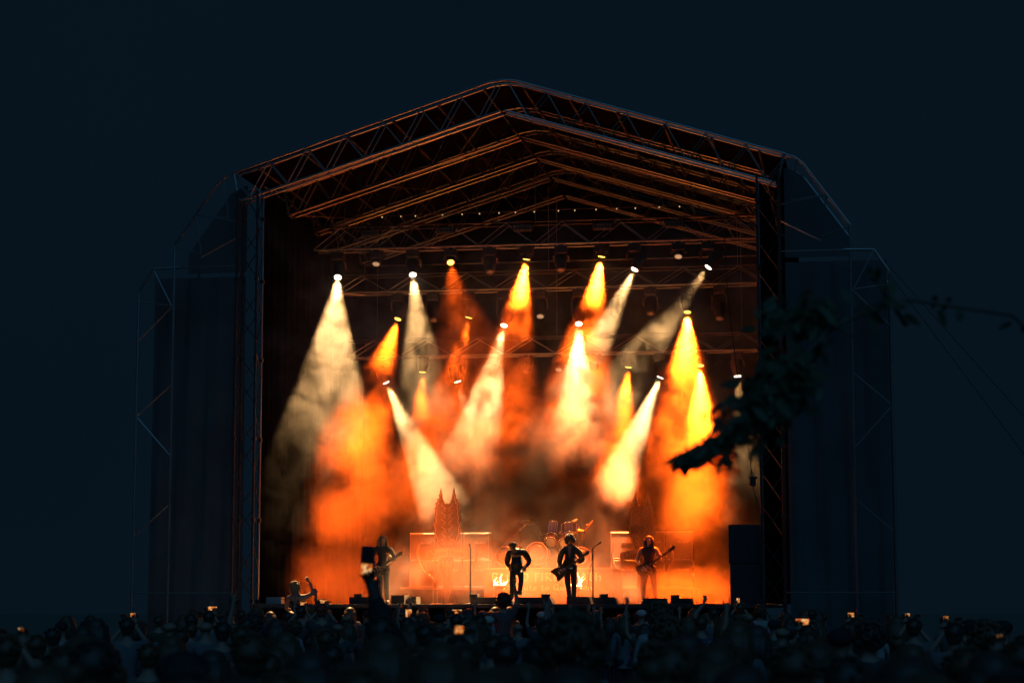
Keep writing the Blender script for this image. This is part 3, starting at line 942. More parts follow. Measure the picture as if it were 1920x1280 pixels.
def cymbal(px, py, v, r, tilt, label, boom=None):
    c = dpt(px, py, v)
    t = thing('cymbal_stand', label, 'cymbal', (c.x, c.y, rz1), 0, 'cymbals of the drum kit')
    h = c.z - rz1
    base = Vector((0, 0, 0))
    top = Vector((0, 0, h))
    if boom:
        foot = Vector((boom[0], 0, 0)); joint = Vector((boom[0], 0, h + boom[1]))
        part('pole', MB().tube(foot + Vector((0, 0, .25)), joint, .014, 6), M_CHROME, t)
        tail = joint + (joint - top) * .9
        part('boom_arm', MB().tube(top, tail, .016, 6), M_CHROME, t)
        part('joint', MB().ell(joint, (.035, .03, .035), 8, 6), M_CHROME, t)
    else:
        foot = base
        part('pole', MB().tube((0, 0, .25), top, .012, 6), M_CHROME, t)
    for k in range(3):
        a = 2.1 * k + .3
        part('leg', MB().tube(foot + Vector((0, 0, .45)), foot + Vector((.28 * math.cos(a), .28 * math.sin(a), .012)), .011, 5), M_CHROME, t)
    M = Matrix.Translation(top) @ Matrix.Rotation(tilt, 4, 'Y') @ Matrix.Rotation(.25, 4, 'X')
    part('cymbal', MB().lathe([(r, 0), (r * .6, .014), (r * .22, .024), (r * .16, .045), (.006, .055)], 28, M, False), M_BRASS, t, smooth=True)
    part('wing_nut', MB().lathe([(.012, .05), (.014, .08), (.004, .09)], 8, M), M_CHROME, t)
cymbal(990, 979, 8.0, .24, .12, 'high boom cymbal above the singer, its silver arm slanting down left', (-.22, -.2))
cymbal(1068, 981, 8.6, .26, -.5, 'cymbal on a slanting boom high behind the drums', (-.28, -.25))
cymbal(1104, 985, 8.3, .2, -.9, 'small cymbal tilted steeply at the right of the kit', (-.1, -.2))
cymbal(957, 1029, 7.6, .28, -.3, 'low cymbal tilted just above the head of the singer')
cymbal(1013, 1001, 8.0, .12, .1, 'small splash cymbal over the large bass drum')
cymbal(1085, 993, 8.3, .14, .15, 'small cymbal at the upper right of the drum kit')
t = thing('drum_stool', 'round drum stool behind the drums', 'stool', (.35, 8.7, rz1))
part('seat', MB().lathe([(.17, .48), (.18, .53), (.15, .56), (.01, .565)], 18), M_LEATHER, t)
for k in range(3):
    part('leg', MB().tube((0, 0, .47), (.24 * math.cos(2.1 * k), .24 * math.sin(2.1 * k), .012), .013, 6), M_CHROME, t)

# ------------------------------------------------------------------ ornate set pieces in front of the amplifiers
def set_piece(px, v, label, ztop_px, text=True):
    base = on_z(px, v, FLOOR)
    top = on_v(px, ztop_px, v).z - FLOOR
    t = thing('stage_set_piece', label, 'set piece', base, 0, 'ornate set pieces before the amplifiers')
    s = top / 3.3
    # twin-spired silhouette, symmetrical, with stepped and toothed edges
    prof = [(.0, 2.86), (.06, 2.84), (.10, 2.92), (.14, 3.0), (.17, 3.16), (.19, 3.3), (.22, 3.14), (.25, 3.08), (.24, 3.0), (.30, 2.98), (.28, 2.9), (.35, 2.87),
            (.33, 2.76), (.37, 2.72), (.34, 2.6), (.38, 2.5), (.36, 2.38), (.42, 2.28), (.38, 2.16), (.40, 2.06), (.33, 1.92), (.30, 1.78), (.24, 1.66), (.22, 1.52), (.18, 1.42), (.16, 1.3), (.2, 1.22), (.22, 1.1), (.16, .95), (.1, .7), (.07, .05)]
    prof = [(x * s, z * s) for x, z in prof]
    poly = prof + [(-x, z) for x, z in reversed(prof[1:])]
    part('spire_panel', MB().prism(poly, -.03, .03), M_CUTOUT, t)
    R = random.Random(5)
    mb = MB()
    for q in (1, -1):
        mb.path([(q * x * .86, -.034, z - .04) for x, z in prof[3:24]], .009, 5)
        for k in range(7):
            z = (1.5 + k * .2) * s; w = .16 * s
            mb.path([(q * .03, -.034, z), (q * w, -.034, z + .1 * s), (q * w * .6, -.034, z + .2 * s), (q * .05, -.034, z + .13 * s)], .007, 5)
    part('scrollwork', mb, M_OUTLINE, t)
    # ribbon with the name, between two horns
    zc = 1.42 * s
    arc = lambda X, Z: (X, Z - .10 * (X / .62) ** 2 + .05)
    n = 16
    pts = [(-.62 + 1.24 * k / n) for k in range(n + 1)]
    up = [arc(x, zc + .13) for x in pts]; lo = [arc(x, zc - .13) for x in pts]
    part('ribbon', MB().prism(up + lo[::-1], -.055, -.04), M_OUTLINE, t)
    if text:
        mb = MB()
        h = .2
        w = text_width('Quorthon') * h
        lettering(mb, 'Quorthon', -w * .5, zc - .085, h, -.056, nib=.15, shape=arc)
        part('lettering', mb, M_CUTOUT, t, kind='stuff')
    for q in (1, -1):
        horn = [(q * .52, -.04, zc - .62), (q * .70, -.04, zc - .46), (q * .82, -.04, zc - .22), (q * .86, -.04, zc + .04), (q * .80, -.04, zc + .3)]
        part('horn', MB().path(horn, [.006, .035, .045, .035, .008], 7), M_OUTLINE, t)
        horn = [(q * .52, -.04, zc - .58), (q * .60, -.04, zc - .38), (q * .62, -.04, zc - .16)]
        part('horn', MB().path(horn, [.006, .02, .012], 6), M_OUTLINE, t)
        mb = MB().path([(q * (.15 + .09 * math.cos(a) * (1 - a / 9)), -.04, zc + .33 + .1 * math.sin(a) * (1 - a / 9)) for a in [k * .5 for k in range(15)]], .011, 5)
        part('scroll', mb, M_OUTLINE, t)
    for k in range(3):
        a = zc - .42 - k * .12
        part('tassel', MB().path([(-.12 + .12 * k, -.04, zc - .18), (-.1 + .1 * k, -.04, a), (-.06 + .1 * k, -.04, a - .12)], [.02, .014, .004], 5), M_OUTLINE, t)
    part('foot', MB().bbox((-.3, -.2, 0), (.3, .2, .04), .01), M_CUTOUT, t)
    for q in (1, -1):
        part('prop', MB().tube((q * .2, .18, .03), (q * .04, .035, 1.2 * s), .015, 5), M_CUTOUT, t)
set_piece(838, 8.75, 'dark twin spired set piece standing before the left amplifiers', 914)
set_piece(1205, 8.75, 'ornate twin spired set piece behind the right bassist', 920)

# ------------------------------------------------------------------ flame bowls
def flame_bowl(px, v, py, hh, seed, label):
    p = on_v(px, py, v)
    t = thing('fire_bowl', label, 'fire bowl', (p.x, p.y, FLOOR), 0, 'burning fire bowls on stage')
    h = p.z - FLOOR
    for k in range(3):
        a = 2.1 * k + .5
        part('leg', MB().tube((.09 * math.cos(a), .09 * math.sin(a), h - .05), (.2 * math.cos(a), .2 * math.sin(a), 0), .012, 5), M_BLACKMETAL, t)
    part('bowl', MB().lathe([(.05, h - .11), (.15, h - .07), (.2, h - .0), (.19, h + .0), (.13, h - .05), (.001, h - .07)], 20, None, False), M_BLACKMETAL, t, smooth=True)
    R = random.Random(seed)
    mb = MB()
    for k in range(9):
        x0, y0 = R.uniform(-.15, .15), R.uniform(-.08, .08)
        H = hh * (R.uniform(.25, .55) if k > 2 else (1.0, .75, .6)[k])
        if k == 0: x0 = .05
        n = 7
        pts = []; rs = []
        ph = R.random() * 6
        for j in range(n + 1):
            s = j / n
            pts.append((x0 + .07 * s * math.sin(ph + 4 * s) + .05 * s, y0, h - .05 + H * s))
            rs.append(max(.003, .055 * (1 - s) ** .8 * (.8 + .3 * math.sin(ph + 7 * s))))
        mb.path(pts, rs, 7)
    f = part('flame', mb, M_FLAME, t, smooth=True)
    l = bpy.data.lights.new('firelight', 'POINT')
    l.energy = 90; l.color = (1.0, .42, .1); l.shadow_soft_size = .15
    o = link(bpy.data.objects.new('firelight', l)); o.parent = t; o.location = (.02, -.05, h + .3)
flame_bowl(936, 6.1, 1097, .36, 4, 'burning fire bowl left of the singer')
flame_bowl(1081, 6.1, 1099, .44, 9, 'burning fire bowl just right of the guitarist')

# ------------------------------------------------------------------ floor monitors at the stage lip
def wedge(px0, px1, pytop, v, label, slope=.5, box_at=None, m=None, tall=False):
    a = on_v(px0, pytop, v); b = on_v(px1, pytop, v)
    w = b.x - a.x; h = a.z - FLOOR
    t = thing('floor_monitor', label, 'floor monitor', (a.x, v, FLOOR), 0, 'floor monitors along the stage lip')
    m = m or M_TOLEX
    d = .5
    # side outline in x/z: square at the left, sloped at the right
    poly = [(0, 0), (w + slope * h * .6, 0), (w + slope * h * .35, h * .45), (w, h), (0, h)]
    part('cabinet', MB().prism(poly, 0, d), m, t)
    part('grille', MB().bbox((.03, -.012, .05), (w - .02, .004, h - .04), .004), M_GRILLE, t)
    part('handle', MB().path([(w * .62, -.01, h * .45), (w * .62, -.03, h * .5), (w * .62 + .08, -.03, h * .5), (w * .62 + .08, -.01, h * .45)], .008, 5), M_BLACKMETAL, t)
    if box_at is not None:
        part('lamp_box', MB().bbox((w * box_at - .1, .05, h + .001), (w * box_at + .1, .3, h + .085), .01), M_BLACKMETAL, t)
wedge(655, 704, 1119, .8, 'wide floor monitor in front of the left bassist, catching red light', .1, .3)
wedge(733, 758, 1115, .5, 'upright floor monitor with a pale lit edge beside the left bassist', 0)
wedge(764, 780, 1118, .7, 'narrow floor monitor right of the pale edged one', .1)
wedge(882, 930, 1119, .8, 'floor monitor under the lone straight microphone stand', .0, .1)
wedge(972, 1030, 1119, .8, 'floor monitor carrying the raised foot of the singer', .9, .85)
wedge(1062, 1104, 1118, .8, 'floor monitor at the feet of the guitarist', .5)
wedge(1113, 1152, 1119, .8, 'floor monitor right of the hanging cable stand', .7, .45)
wedge(1205, 1248, 1121, .8, 'floor monitor in front of the right bassist', .0)
wedge(1257, 1296, 1121, .8, 'rightmost floor monitor, beside the low orange smoke', .4, .2)
t = thing('set_list_stand', 'small flat case lying at the far left of the stage lip', 'case', (on_z(516, .6, FLOOR).x, .6, FLOOR))
part('body', MB().bbox((-.2, -.15, 0), (.2, .15, .12), .01), M_ALU, t)
part('lid', MB().bbox((-.2, -.15, .123), (.2, .15, .17), .01), M_ALU, t)

# dark speaker stack on the right of the stage lip
a, b = on_v(1365, 982, .1), on_v(1424, 982, .1)
t = thing('speaker_stack', 'tall dark block of speakers at the right front corner', 'speaker stack', (a.x, .1, FLOOR - 1.9))
W_ = b.x - a.x; H_ = a.z - FLOOR + 1.9
n = 4
for k in range(n):
    z0, z1 = H_ * k / n, H_ * (k + 1) / n - .012
    x0 = 0 if k == n - 1 else .03
    c = part('cabinet', MB().bbox((x0, 0, z0), (W_, .75, z1), .02), M_TOLEX, t)
    part('grille', MB().bbox((x0 + .04, -.012, z0 + .05), (W_ - .04, .003, z1 - .05), .005), M_BLACKMETAL, c)
# hoist hanging by its cable at the right edge
c0, c1, c2 = on_v(1365, 560, .3), on_v(1411, 900, .3), on_v(1421, 946, .3)
t = thing('chain_hoist', 'small hoist hanging from a thin cable beside the right tower', 'hoist', c1)
part('body', MB().lathe([(.035, -.16), (.075, -.14), (.075, .04), (.05, .06)], 12), M_BLACKMETAL, t)
part('bracket', MB().bbox((-.1, -.05, .03), (.11, .05, .085), .01), M_BLACKMETAL, t)
mid = on_v(1382, 700, .3)
top_ = on_v(1358, 440, .3)
part('cable', MB().path([Vector(top_) - c1, Vector(c0) - c1, Vector(mid) - c1, (0, 0, .06)], .012, 6), M_BLACKMETAL, t)
part('tail_cable', MB().path([(0, 0, -.15), Vector(c2) - c1], .014, 6), M_BLACKMETAL, t)
# ------------------------------------------------------------------ people
_cache = {}
def skin_mesh(name, verts, edges, root, m, sub=1, smooth=True):
    """one continuous surface grown round a skeleton: verts {key: (x, y, z, r)}"""
    keys = list(verts)
    idx = {k: i for i, k in enumerate(keys)}
    me = bpy.data.meshes.new(name)
    me.from_pydata([verts[k][:3] for k in keys], [(idx[a], idx[b]) for a, b in edges], [])
    o = link(bpy.data.objects.new('tmp_skin', me))
    sk = o.modifiers.new('Skin', 'SKIN'); sk.use_smooth_shade = True
    sk.branch_smoothing = .3
    ss = o.modifiers.new('Sub', 'SUBSURF'); ss.levels = sub; ss.render_levels = sub
    for k in keys:
        s = me.skin_vertices[0].data[idx[k]]
        r = verts[k][3]
        s.radius = r if isinstance(r, tuple) else (r, r)
        s.use_root = (k == root)
    dg = bpy.context.evaluated_depsgraph_get()
    dg.update()
    new = bpy.data.meshes.new_from_object(o.evaluated_get(dg))
    new.name = name
    bpy.data.objects.remove(o); bpy.data.meshes.remove(me)
    new.materials.clear(); new.materials.append(m)
    new.polygons.foreach_set('use_smooth', [True] * len(new.polygons))
    return new

BASE = {
    'pelvis': (0, 0, .93, .125), 'waist': (0, 0, 1.08, .118), 'chest': (0, 0, 1.27, .14), 'top': (0, .01, 1.41, .10),
    'neck': (0, 0, 1.50, .056), 'jaw': (0, -.02, 1.575, .066), 'skull': (0, -.01, 1.65, .088), 'crown': (0, .0, 1.715, .07),
    'nose': (0, -.112, 1.635, .012), 'earL': (-.092, 0, 1.64, .016), 'earR': (.092, 0, 1.64, .016),
    'shL': (-.18, .01, 1.40, .066), 'elL': (-.235, .03, 1.14, .044), 'wrL': (-.24, -.06, .92, .028),
    'shR': (.18, .01, 1.40, .066), 'elR': (.235, .03, 1.14, .044), 'wrR': (.24, -.06, .92, .028),
    'hipL': (-.09, 0, .88, .092), 'knL': (-.10, -.02, .49, .06), 'anL': (-.10, .02, .09, .042), 'toL': (-.115, -.13, .045, .036),
    'hipR': (.09, 0, .88, .092), 'knR': (.10, -.02, .49, .06), 'anR': (.10, .02, .09, .042), 'toR': (.115, -.13, .045, .036),
}
EDGES = [('pelvis', 'waist'), ('waist', 'chest'), ('chest', 'top'), ('top', 'neck'), ('neck', 'jaw'), ('jaw', 'skull'), ('skull', 'crown'),
         ('skull', 'nose'), ('skull', 'earL'), ('skull', 'earR'),
         ('top', 'shL'), ('shL', 'elL'), ('elL', 'wrL'), ('top', 'shR'), ('shR', 'elR'), ('elR', 'wrR'),
         ('pelvis', 'hipL'), ('hipL', 'knL'), ('knL', 'anL'), ('anL', 'toL'), ('pelvis', 'hipR'), ('hipR', 'knR'), ('knR', 'anR'), ('anR', 'toR')]

def hand(verts, edges, side, d=None, n=None, curl=(.5, .5, .5, .5), thumb=.5, size=1.0):
    """palm, four fingers of different length and a thumb; d along the hand, n out of the palm"""
    w = Vector(verts['wr' + side][:3]); e = Vector(verts['el' + side][:3])
    d = Vector(d).normalized() if d else (w - e).normalized()
    n = Vector(n) if n else Vector((0, -1, 0.01))
    n = (n - d * n.dot(d)).normalized()
    s = d.cross(n).normalized()
    if side == 'L': s = -s
    k = 'palm' + side
    p = w + d * .075 * size
    verts[k] = (*p, .032 * size); edges.append(('wr' + side, k))
    for i, (off, L) in enumerate(((-.030, .075), (-.010, .085), (.011, .08), (.030, .06))):
        b = p + d * .035 * size + s * off * size
        c = curl[i]
        a1 = c * 1.2; a2 = c * 2.4
        m = b + (d * math.cos(a1) + n * math.sin(a1)) * L * .5 * size
        t = m + (d * math.cos(a2) + n * math.sin(a2)) * L * .5 * size
        for q, pt, r in ((0, b, .0125), (1, m, .0105), (2, t, .0085)):
            verts['f%s%d%d' % (side, i, q)] = (*pt, r * size)
        edges += [(k, 'f%s%d0' % (side, i)), ('f%s%d0' % (side, i), 'f%s%d1' % (side, i)), ('f%s%d1' % (side, i), 'f%s%d2' % (side, i))]
    t0 = p - d * .03 * size - s * .03 * size + n * .01
    t1 = t0 + (-s * (1 - thumb) + d * .7 + n * thumb * .8).normalized() * .05 * size
    verts['t%s0' % side] = (*t0, .014 * size); verts['t%s1' % side] = (*t1, .010 * size)
    edges += [(k, 't%s0' % side), ('t%s0' % side, 't%s1' % side)]

def grow(verts, keys, add, trims=None):
    v = {}
    for k in keys:
        x, y, z, r = verts[k]
        v[k] = (x, y, z, (r + add) if not isinstance(r, tuple) else (r[0] + add, r[1] + add))
    for k, q in (trims or {}).items(): v[k] = q
    return v

def lerp(a, b, t): return tuple(a[i] + (b[i] - a[i]) * t for i in range(4))

def body_set(name, pose=None, hands=None, sleeves='short', hair='short', hairmat=None, jacket=False, skin=M_SKIN, hide_feet=False, low_waist=0):
    """meshes of one person: body, top, trousers, shoes, hair"""
    v = dict(BASE)
    for k, p in (pose or {}).items():
        v[k] = (*p[:3], p[3] if len(p) > 3 else BASE[k][3])
    e = list(EDGES)
    for s in 'LR':
        hand(v, e, s, **((hands or {}).get(s, {})))
    out = {}
    out['body'] = skin_mesh(name + '_body', v, e, 'pelvis', skin, 1)
    # top
    ks = ['pelvis', 'waist', 'chest', 'top', 'shL', 'shR']
    add = .028 if jacket else .016
    tv = grow(v, ks, add)
    px, py, pz, pr = tv['pelvis']
    tv['hem'] = (px, py, pz - .08, pr * .98)
    te = [('hem', 'pelvis'), ('pelvis', 'waist'), ('waist', 'chest'), ('chest', 'top'), ('top', 'shL'), ('top', 'shR')]
    nk = v['neck']; tp = v['top']
    q = lerp(tp, nk, .55); tv['collar'] = (q[0], q[1], q[2], .066); te.append(('top', 'collar'))
    if sleeves != 'none':
        for s in 'LR':
            if sleeves == 'short':
                q = lerp(v['sh' + s], v['el' + s], .62); tv['sl' + s] = (q[0], q[1], q[2], .066); te.append(('sh' + s, 'sl' + s))
            else:
                q = v['el' + s]; tv['el' + s] = (q[0], q[1], q[2], q[3] + .02)
                q = lerp(v['el' + s], v['wr' + s], .93); tv['cu' + s] = (q[0], q[1], q[2], .043 + (.006 if jacket else 0))
                te += [('sh' + s, 'el' + s), ('el' + s, 'cu' + s)]
    out['top'] = skin_mesh(name + '_top', tv, te, 'pelvis', M_BLACKSHIRT, 1)
    # trousers
    lk = ['pelvis', 'hipL', 'hipR', 'knL', 'knR', 'anL', 'anR']
    lv = grow(v, lk, .013)
    for s in 'LR':
        x, y, z, r = lv['an' + s]; lv['an' + s] = (x, y, z, .058)
        x, y, z, r = lv['kn' + s]; lv['kn' + s] = (x, y, z, .073)
    le = [(a, b) for a, b in EDGES if a in lv and b in lv]
    out['trousers'] = skin_mesh(name + '_trousers', lv, le, 'pelvis', M_JEANS, 1)
    sv = {}; se = []
    mb = MB()
    for s in 'LR':
        a = Vector(v['an' + s][:3]); t_ = Vector(v['to' + s][:3])
        mb.path([a + Vector((0, .045, .02)), a + Vector((0, .03, -.045)), (a + t_) / 2 + Vector((0, 0, -.015)), t_ + Vector((0, -.03, -.005))], [.052, .058, .052, .036], 8)
    out['shoes'] = mb.mesh(name + '_shoes', True); out['shoes'].materials.append(M_LEATHER)
    out['hair'] = hair_mesh(name + '_hair', v, hair, hairmat or M_HAIRDARK)
    out['v'] = v
    return out

def hair_mesh(name, v, style, m, seed=1):
    R = random.Random(hash(style) % 1000 + seed if False else seed + len(style))
    s = Vector(v['skull'][:3]); c = Vector(v['crown'][:3]); nk = Vector(v['neck'][:3])
    up = (c - s).normalized()
    q = Vector((0, 0, 1)).rotation_difference(up).to_matrix().to_4x4()
    M = Matrix.Translation(s) @ q
    mb = MB()
    if style == 'bald':
        mb.ell((0, .02, .0), (.093, .09, .06), 12, 8, M)
        return mb.mesh(name, True) if not m else _withmat(mb.mesh(name, True), m)
    if style == 'short':
        mb.ell((0, .018, .028), (.098, .104, .084), 18, 12, M, .05, seed)
        mb.ell((0, .055, -.03), (.075, .052, .06), 14, 8, M, .06, seed + 1)
        for k in range(40):
            a, b_ = R.uniform(0, 6.28), R.uniform(.0, 1.5)
            d_ = Vector((math.cos(a) * math.cos(b_), math.sin(a) * math.cos(b_), math.sin(b_)))
            if d_.y < -.5 and d_.z < .5: continue
            p0 = Vector((d_.x * .093, .018 + d_.y * .098, .028 + d_.z * .08))
            mb.path([M @ p0, M @ (p0 + d_ * .022 + Vector((R.uniform(-.012, .012), .01, R.uniform(-.012, .006))))], [.016, .003], 5)
    elif style == 'cap':
        mb.ell((0, .012, .035), (.108, .115, .075), 16, 8, M)
        mb.ell((0, -.12, .03), (.075, .075, .012), 12, 6, M)
    elif style == 'bun':
        mb.ell((0, .022, .03), (.104, .106, .085), 16, 10, M, .04, seed)
        mb.ell((0, .06, .125), (.045, .045, .04), 10, 8, M, .08, seed)
    elif style == 'mohawk':
        mb.ell((0, .02, .028), (.1, .1, .08), 14, 8, M, .05, seed)
        for k in range(7):
            mb.path([M @ Vector((0, -.07 + .03 * k, .07)), M @ Vector((R.uniform(-.02, .02), -.08 + .03 * k, .135 + R.uniform(0, .03)))], [.02, .004], 5)
    elif style == 'curly':
        mb.ell((0, .03, .02), (.13, .125, .115), 14, 10, M, .12, seed)
        for k in range(120):
            a, b = R.uniform(0, 6.28), R.uniform(-.9, 1.5)
            r = .135
            p = Vector((r * math.cos(a) * math.cos(b), .03 + r * math.sin(a) * math.cos(b), .02 + .125 * math.sin(b)))
            if p.y < -.06 and p.z < .05: continue
            k_ = R.uniform(.014, .028)
            mb.ell(p, (k_, k_, k_ * 1.3), 6, 4, M, .25, k)
    else:                                   # long
        mb.ell((0, .022, .03), (.106, .108, .09), 16, 10, M, .05, seed)
        for k in range(30):
            a = math.pi * (-.12 + 1.24 * k / 29)
            x, y = .098 * math.cos(a), .012 + .095 * math.sin(a)
            p0 = M @ Vector((x, y, .04))
            L = R.uniform(.30, .46)
            p1 = p0 + Vector((x * .25, y * .15, -L * .45))
            p2 = p1 + Vector((x * .22 + R.uniform(-.02, .02), R.uniform(-.02, .03), -L * .55))
            mb.path([p0, p1, p2], [.03, .03, .008], 6)
    return _withmat(mb.mesh(name, True), m)
def _withmat(me, m):
    me.materials.append(m); return me

def person(label, parts, p, rz=0.0, world=False, group=None, scale=1.0, mats=None, skip=()):
    t = thing('person', label, 'person', p, rz, group, world, scale)
    for k in ('body', 'top', 'trousers', 'shoes', 'hair'):
        if k in skip: continue
        nm = {'top': 'shirt'}.get(k, k)
        o = part(nm, parts[k], None, t)
        if mats and k in mats:
            o.material_slots[0].link = 'OBJECT'; o.material_slots[0].material = mats[k]
    return t
def face(t, parts):
    v = parts['v']; s = Vector(v['skull'][:3]); c = Vector(v['crown'][:3]); j = Vector(v['jaw'][:3])
    nn = Vector(v['nose'][:3]); f = (nn - s); f -= (c - s).normalized() * f.dot((c - s).normalized()); f.normalize()
    sd = f.cross((c - s).normalized())
    up = (c - s).normalized()
    for q in (-1, 1):
        part('eye', MB().ell(s + f * .078 + sd * q * .034 + up * .012, (.014, .014, .01), 8, 6), M_EYE, t)
    part('mouth', MB().ell(j + f * .062, (.024, .012, .007), 8, 6), M_RED, t)

def guitar(label, body_c, neck_end, facing=(0, -1, 0), scale=1.0, style='strat', m=None, p=(0, 0, 0), rz=0.0, pegs=6):
    """electric guitar; body_c and neck_end in the local axes of the player at p"""
    t = thing('electric_guitar' if pegs == 6 else 'bass_guitar', label, 'guitar', p, rz)
    a = Vector(body_c); b = Vector(neck_end)
    d = (b - a).normalized(); f = Vector(facing); f = (f - d * f.dot(d)).normalized(); s = d.cross(f)
    M = Matrix.Translation(a) @ Matrix(((d.x, -f.x, s.x, 0), (d.y, -f.y, s.y, 0), (d.z, -f.z, s.z, 0), (0, 0, 0, 1)))
    L = (b - a).length
    o = [(-.24, .03), (-.22, .12), (-.13, .165), (-.04, .13), (.02, .115), (.09, .14), (.17, .155), (.21, .13), (.17, .09), (.12, .05),
         (.12, -.05), (.16, -.08), (.18, -.12), (.13, -.145), (.06, -.125), (-.01, -.115), (-.09, -.15), (-.18, -.15), (-.235, -.08)]
    if style == 'v':
        o = [(-.22, .05), (-.26, .17), (-.1, .15), (.02, .11), (.1, .15), (.2, .2), (.13, .06), (.13, -.06), (.22, -.17), (.08, -.14), (-.02, -.11), (-.12, -.16), (-.28, -.16), (-.23, -.04)]
    part('body', MB().prism(o, -.022, .022, M), m or M_GUITAR, t)
    part('neck', MB().bbox((.1, -.036, -.026), (L - .14, -.012, .026), .006, M), M_WOOD, t)
    part('fretboard', MB().bbox((.1, -.043, -.027), (L - .14, -.037, .027), .002, M), M_BLACKMETAL, t)
    part('headstock', MB().prism([(L - .15, -.028), (L - .12, -.04), (L + .05, -.05), (L + .09, -.01), (L + .03, .035), (L - .15, .028)], -.034, -.016, M), m or M_GUITAR, t)
    for k in range(pegs):
        x = L - .11 + .15 * k / (pegs - 1)
        part('tuning_peg', MB().ell((x, -.026, -.065 if pegs == 6 or k % 2 else .06), (.011, .008, .017), 6, 5, M), M_CHROME, t)
    part('pickup', MB().bbox((-.02, -.032, -.04), (.02, -.022, .04), .004, M), M_CHROME, t)
    part('pickup', MB().bbox((.05, -.032, -.04), (.09, -.022, .04), .004, M), M_CHROME, t)
    part('bridge', MB().bbox((-.11, -.034, -.045), (-.07, -.022, .045), .004, M), M_CHROME, t)
    mb = MB()
    for k in range(4 if pegs == 4 else 6):
        q = -.018 + .036 * k / 5
        mb.tube(M @ Vector((-.09, -.046, q)), M @ Vector((L - .06, -.046, q)), .0012, 3)
    part('strings', mb, M_CHROME, t)
    return t

# --- left bassist, seen through orange smoke
pl = body_set('left_bassist', {
    'shL': (-.2, 0, 1.40), 'shR': (.2, 0, 1.40),
    'elL': (-.30, .02, 1.16), 'wrL': (-.17, -.22, 1.00), 'elR': (.32, -.04, 1.15), 'wrR': (.22, -.27, 1.13),
    'knL': (-.06, -.03, .49), 'anL': (-.05, .02, .09), 'toL': (-.07, -.13, .045), 'knR': (.10, -.02, .49), 'anR': (.12, .02, .09), 'toR': (.15, -.13, .045)},
    {'L': dict(curl=(.6, .6, .7, .8)), 'R': dict(d=(.3, -.5, .6), n=(-.6, -.6, .2), curl=(.7, .7, .7, .7))}, 'long', 'long', M_HAIRFAIR)
P0 = on_z(717, 3.4, FLOOR)
t = person('long fair haired bassist in dark long sleeves at the left, behind the raised phone', pl, P0, .1, scale=1.02)
face(t, pl)
t = guitar('dark bass guitar slung low on the left bassist', (-.12, -.17, .92), (.50, -.30, 1.30), p=P0, rz=.1, pegs=4)
part('strap', MB().path([(-.25, -.14, .95), (-.2, -.14, 1.25), (-.13, -.02, 1.44), (0, .17, 1.4), (.2, .12, 1.1), (.1, -.16, 1.0)], .014, 5), M_LEATHER, t)

# --- singer, bowed, one foot on a monitor
P1 = on_z(967, 1.45, FLOOR)
ps = body_set('singer', {
    'pelvis': (.03, .02, .88, .12), 'waist': (.03, -.02, 1.02, .115), 'chest': (.04, -.10, 1.18, .15), 'top': (.04, -.17, 1.29, .11),
    'neck': (0.0, -.24, 1.36, .055), 'jaw': (-.035, -.335, 1.345, .062), 'skull': (-.04, -.325, 1.43, .086), 'crown': (-.04, -.295, 1.49, .07),
    'nose': (-.05, -.43, 1.395, .012), 'earL': (-.13, -.31, 1.415, .016), 'earR': (.05, -.315, 1.415, .016),
    'shL': (-.14, -.16, 1.27, .075), 'elL': (-.22, -.05, 1.02, .052), 'wrL': (-.13, -.22, .90, .03),
    'shR': (.23, -.15, 1.28, .078), 'elR': (.36, -.04, 1.06, .055), 'wrR': (.27, -.22, .89, .03),
    'hipL': (-.06, 0, .84), 'knL': (-.09, -.03, .46), 'anL': (-.10, .02, .09), 'toL': (-.12, -.12, .045),
    'hipR': (.11, 0, .84), 'knR': (.17, -.26, .62), 'anR': (.14, -.34, .30), 'toR': (.06, -.48, .28)},
    {'L': dict(curl=(.8, .8, .8, .8)), 'R': dict(curl=(.7, .8, .9, .9))}, 'long', 'short', M_HAIRDARK, jacket=True)
t = person('singer in a black leather jacket bowing with one foot on a monitor', ps, P1, 0.05, mats={'top': M_LEATHER, 'trousers': M_LEATHER})
face(t, ps)
part('belt', MB().lathe([(.135, -.02), (.14, 0), (.135, .02)], 18, Matrix.Translation((.03, .02, .92)), False), M_CHROME, t)
for k in range(4):
    part('shoulder_stud', MB().ell((.12 + .045 * k, -.16 - .02 * k, 1.37 - .015 * k), (.014, .014, .02), 6, 5), M_CHROME, t)
t = thing('microphone', 'microphone held low in the right hand side of the bowed singer', 'microphone', P1, .05)
part('handle', MB().tube((.27, -.27, .80), (.26, -.29, .92), .016, 8), M_BLACKMETAL, t)
part('grille', MB().ell((.258, -.294, .94), (.03, .03, .034), 10, 8), M_CHROME, t)

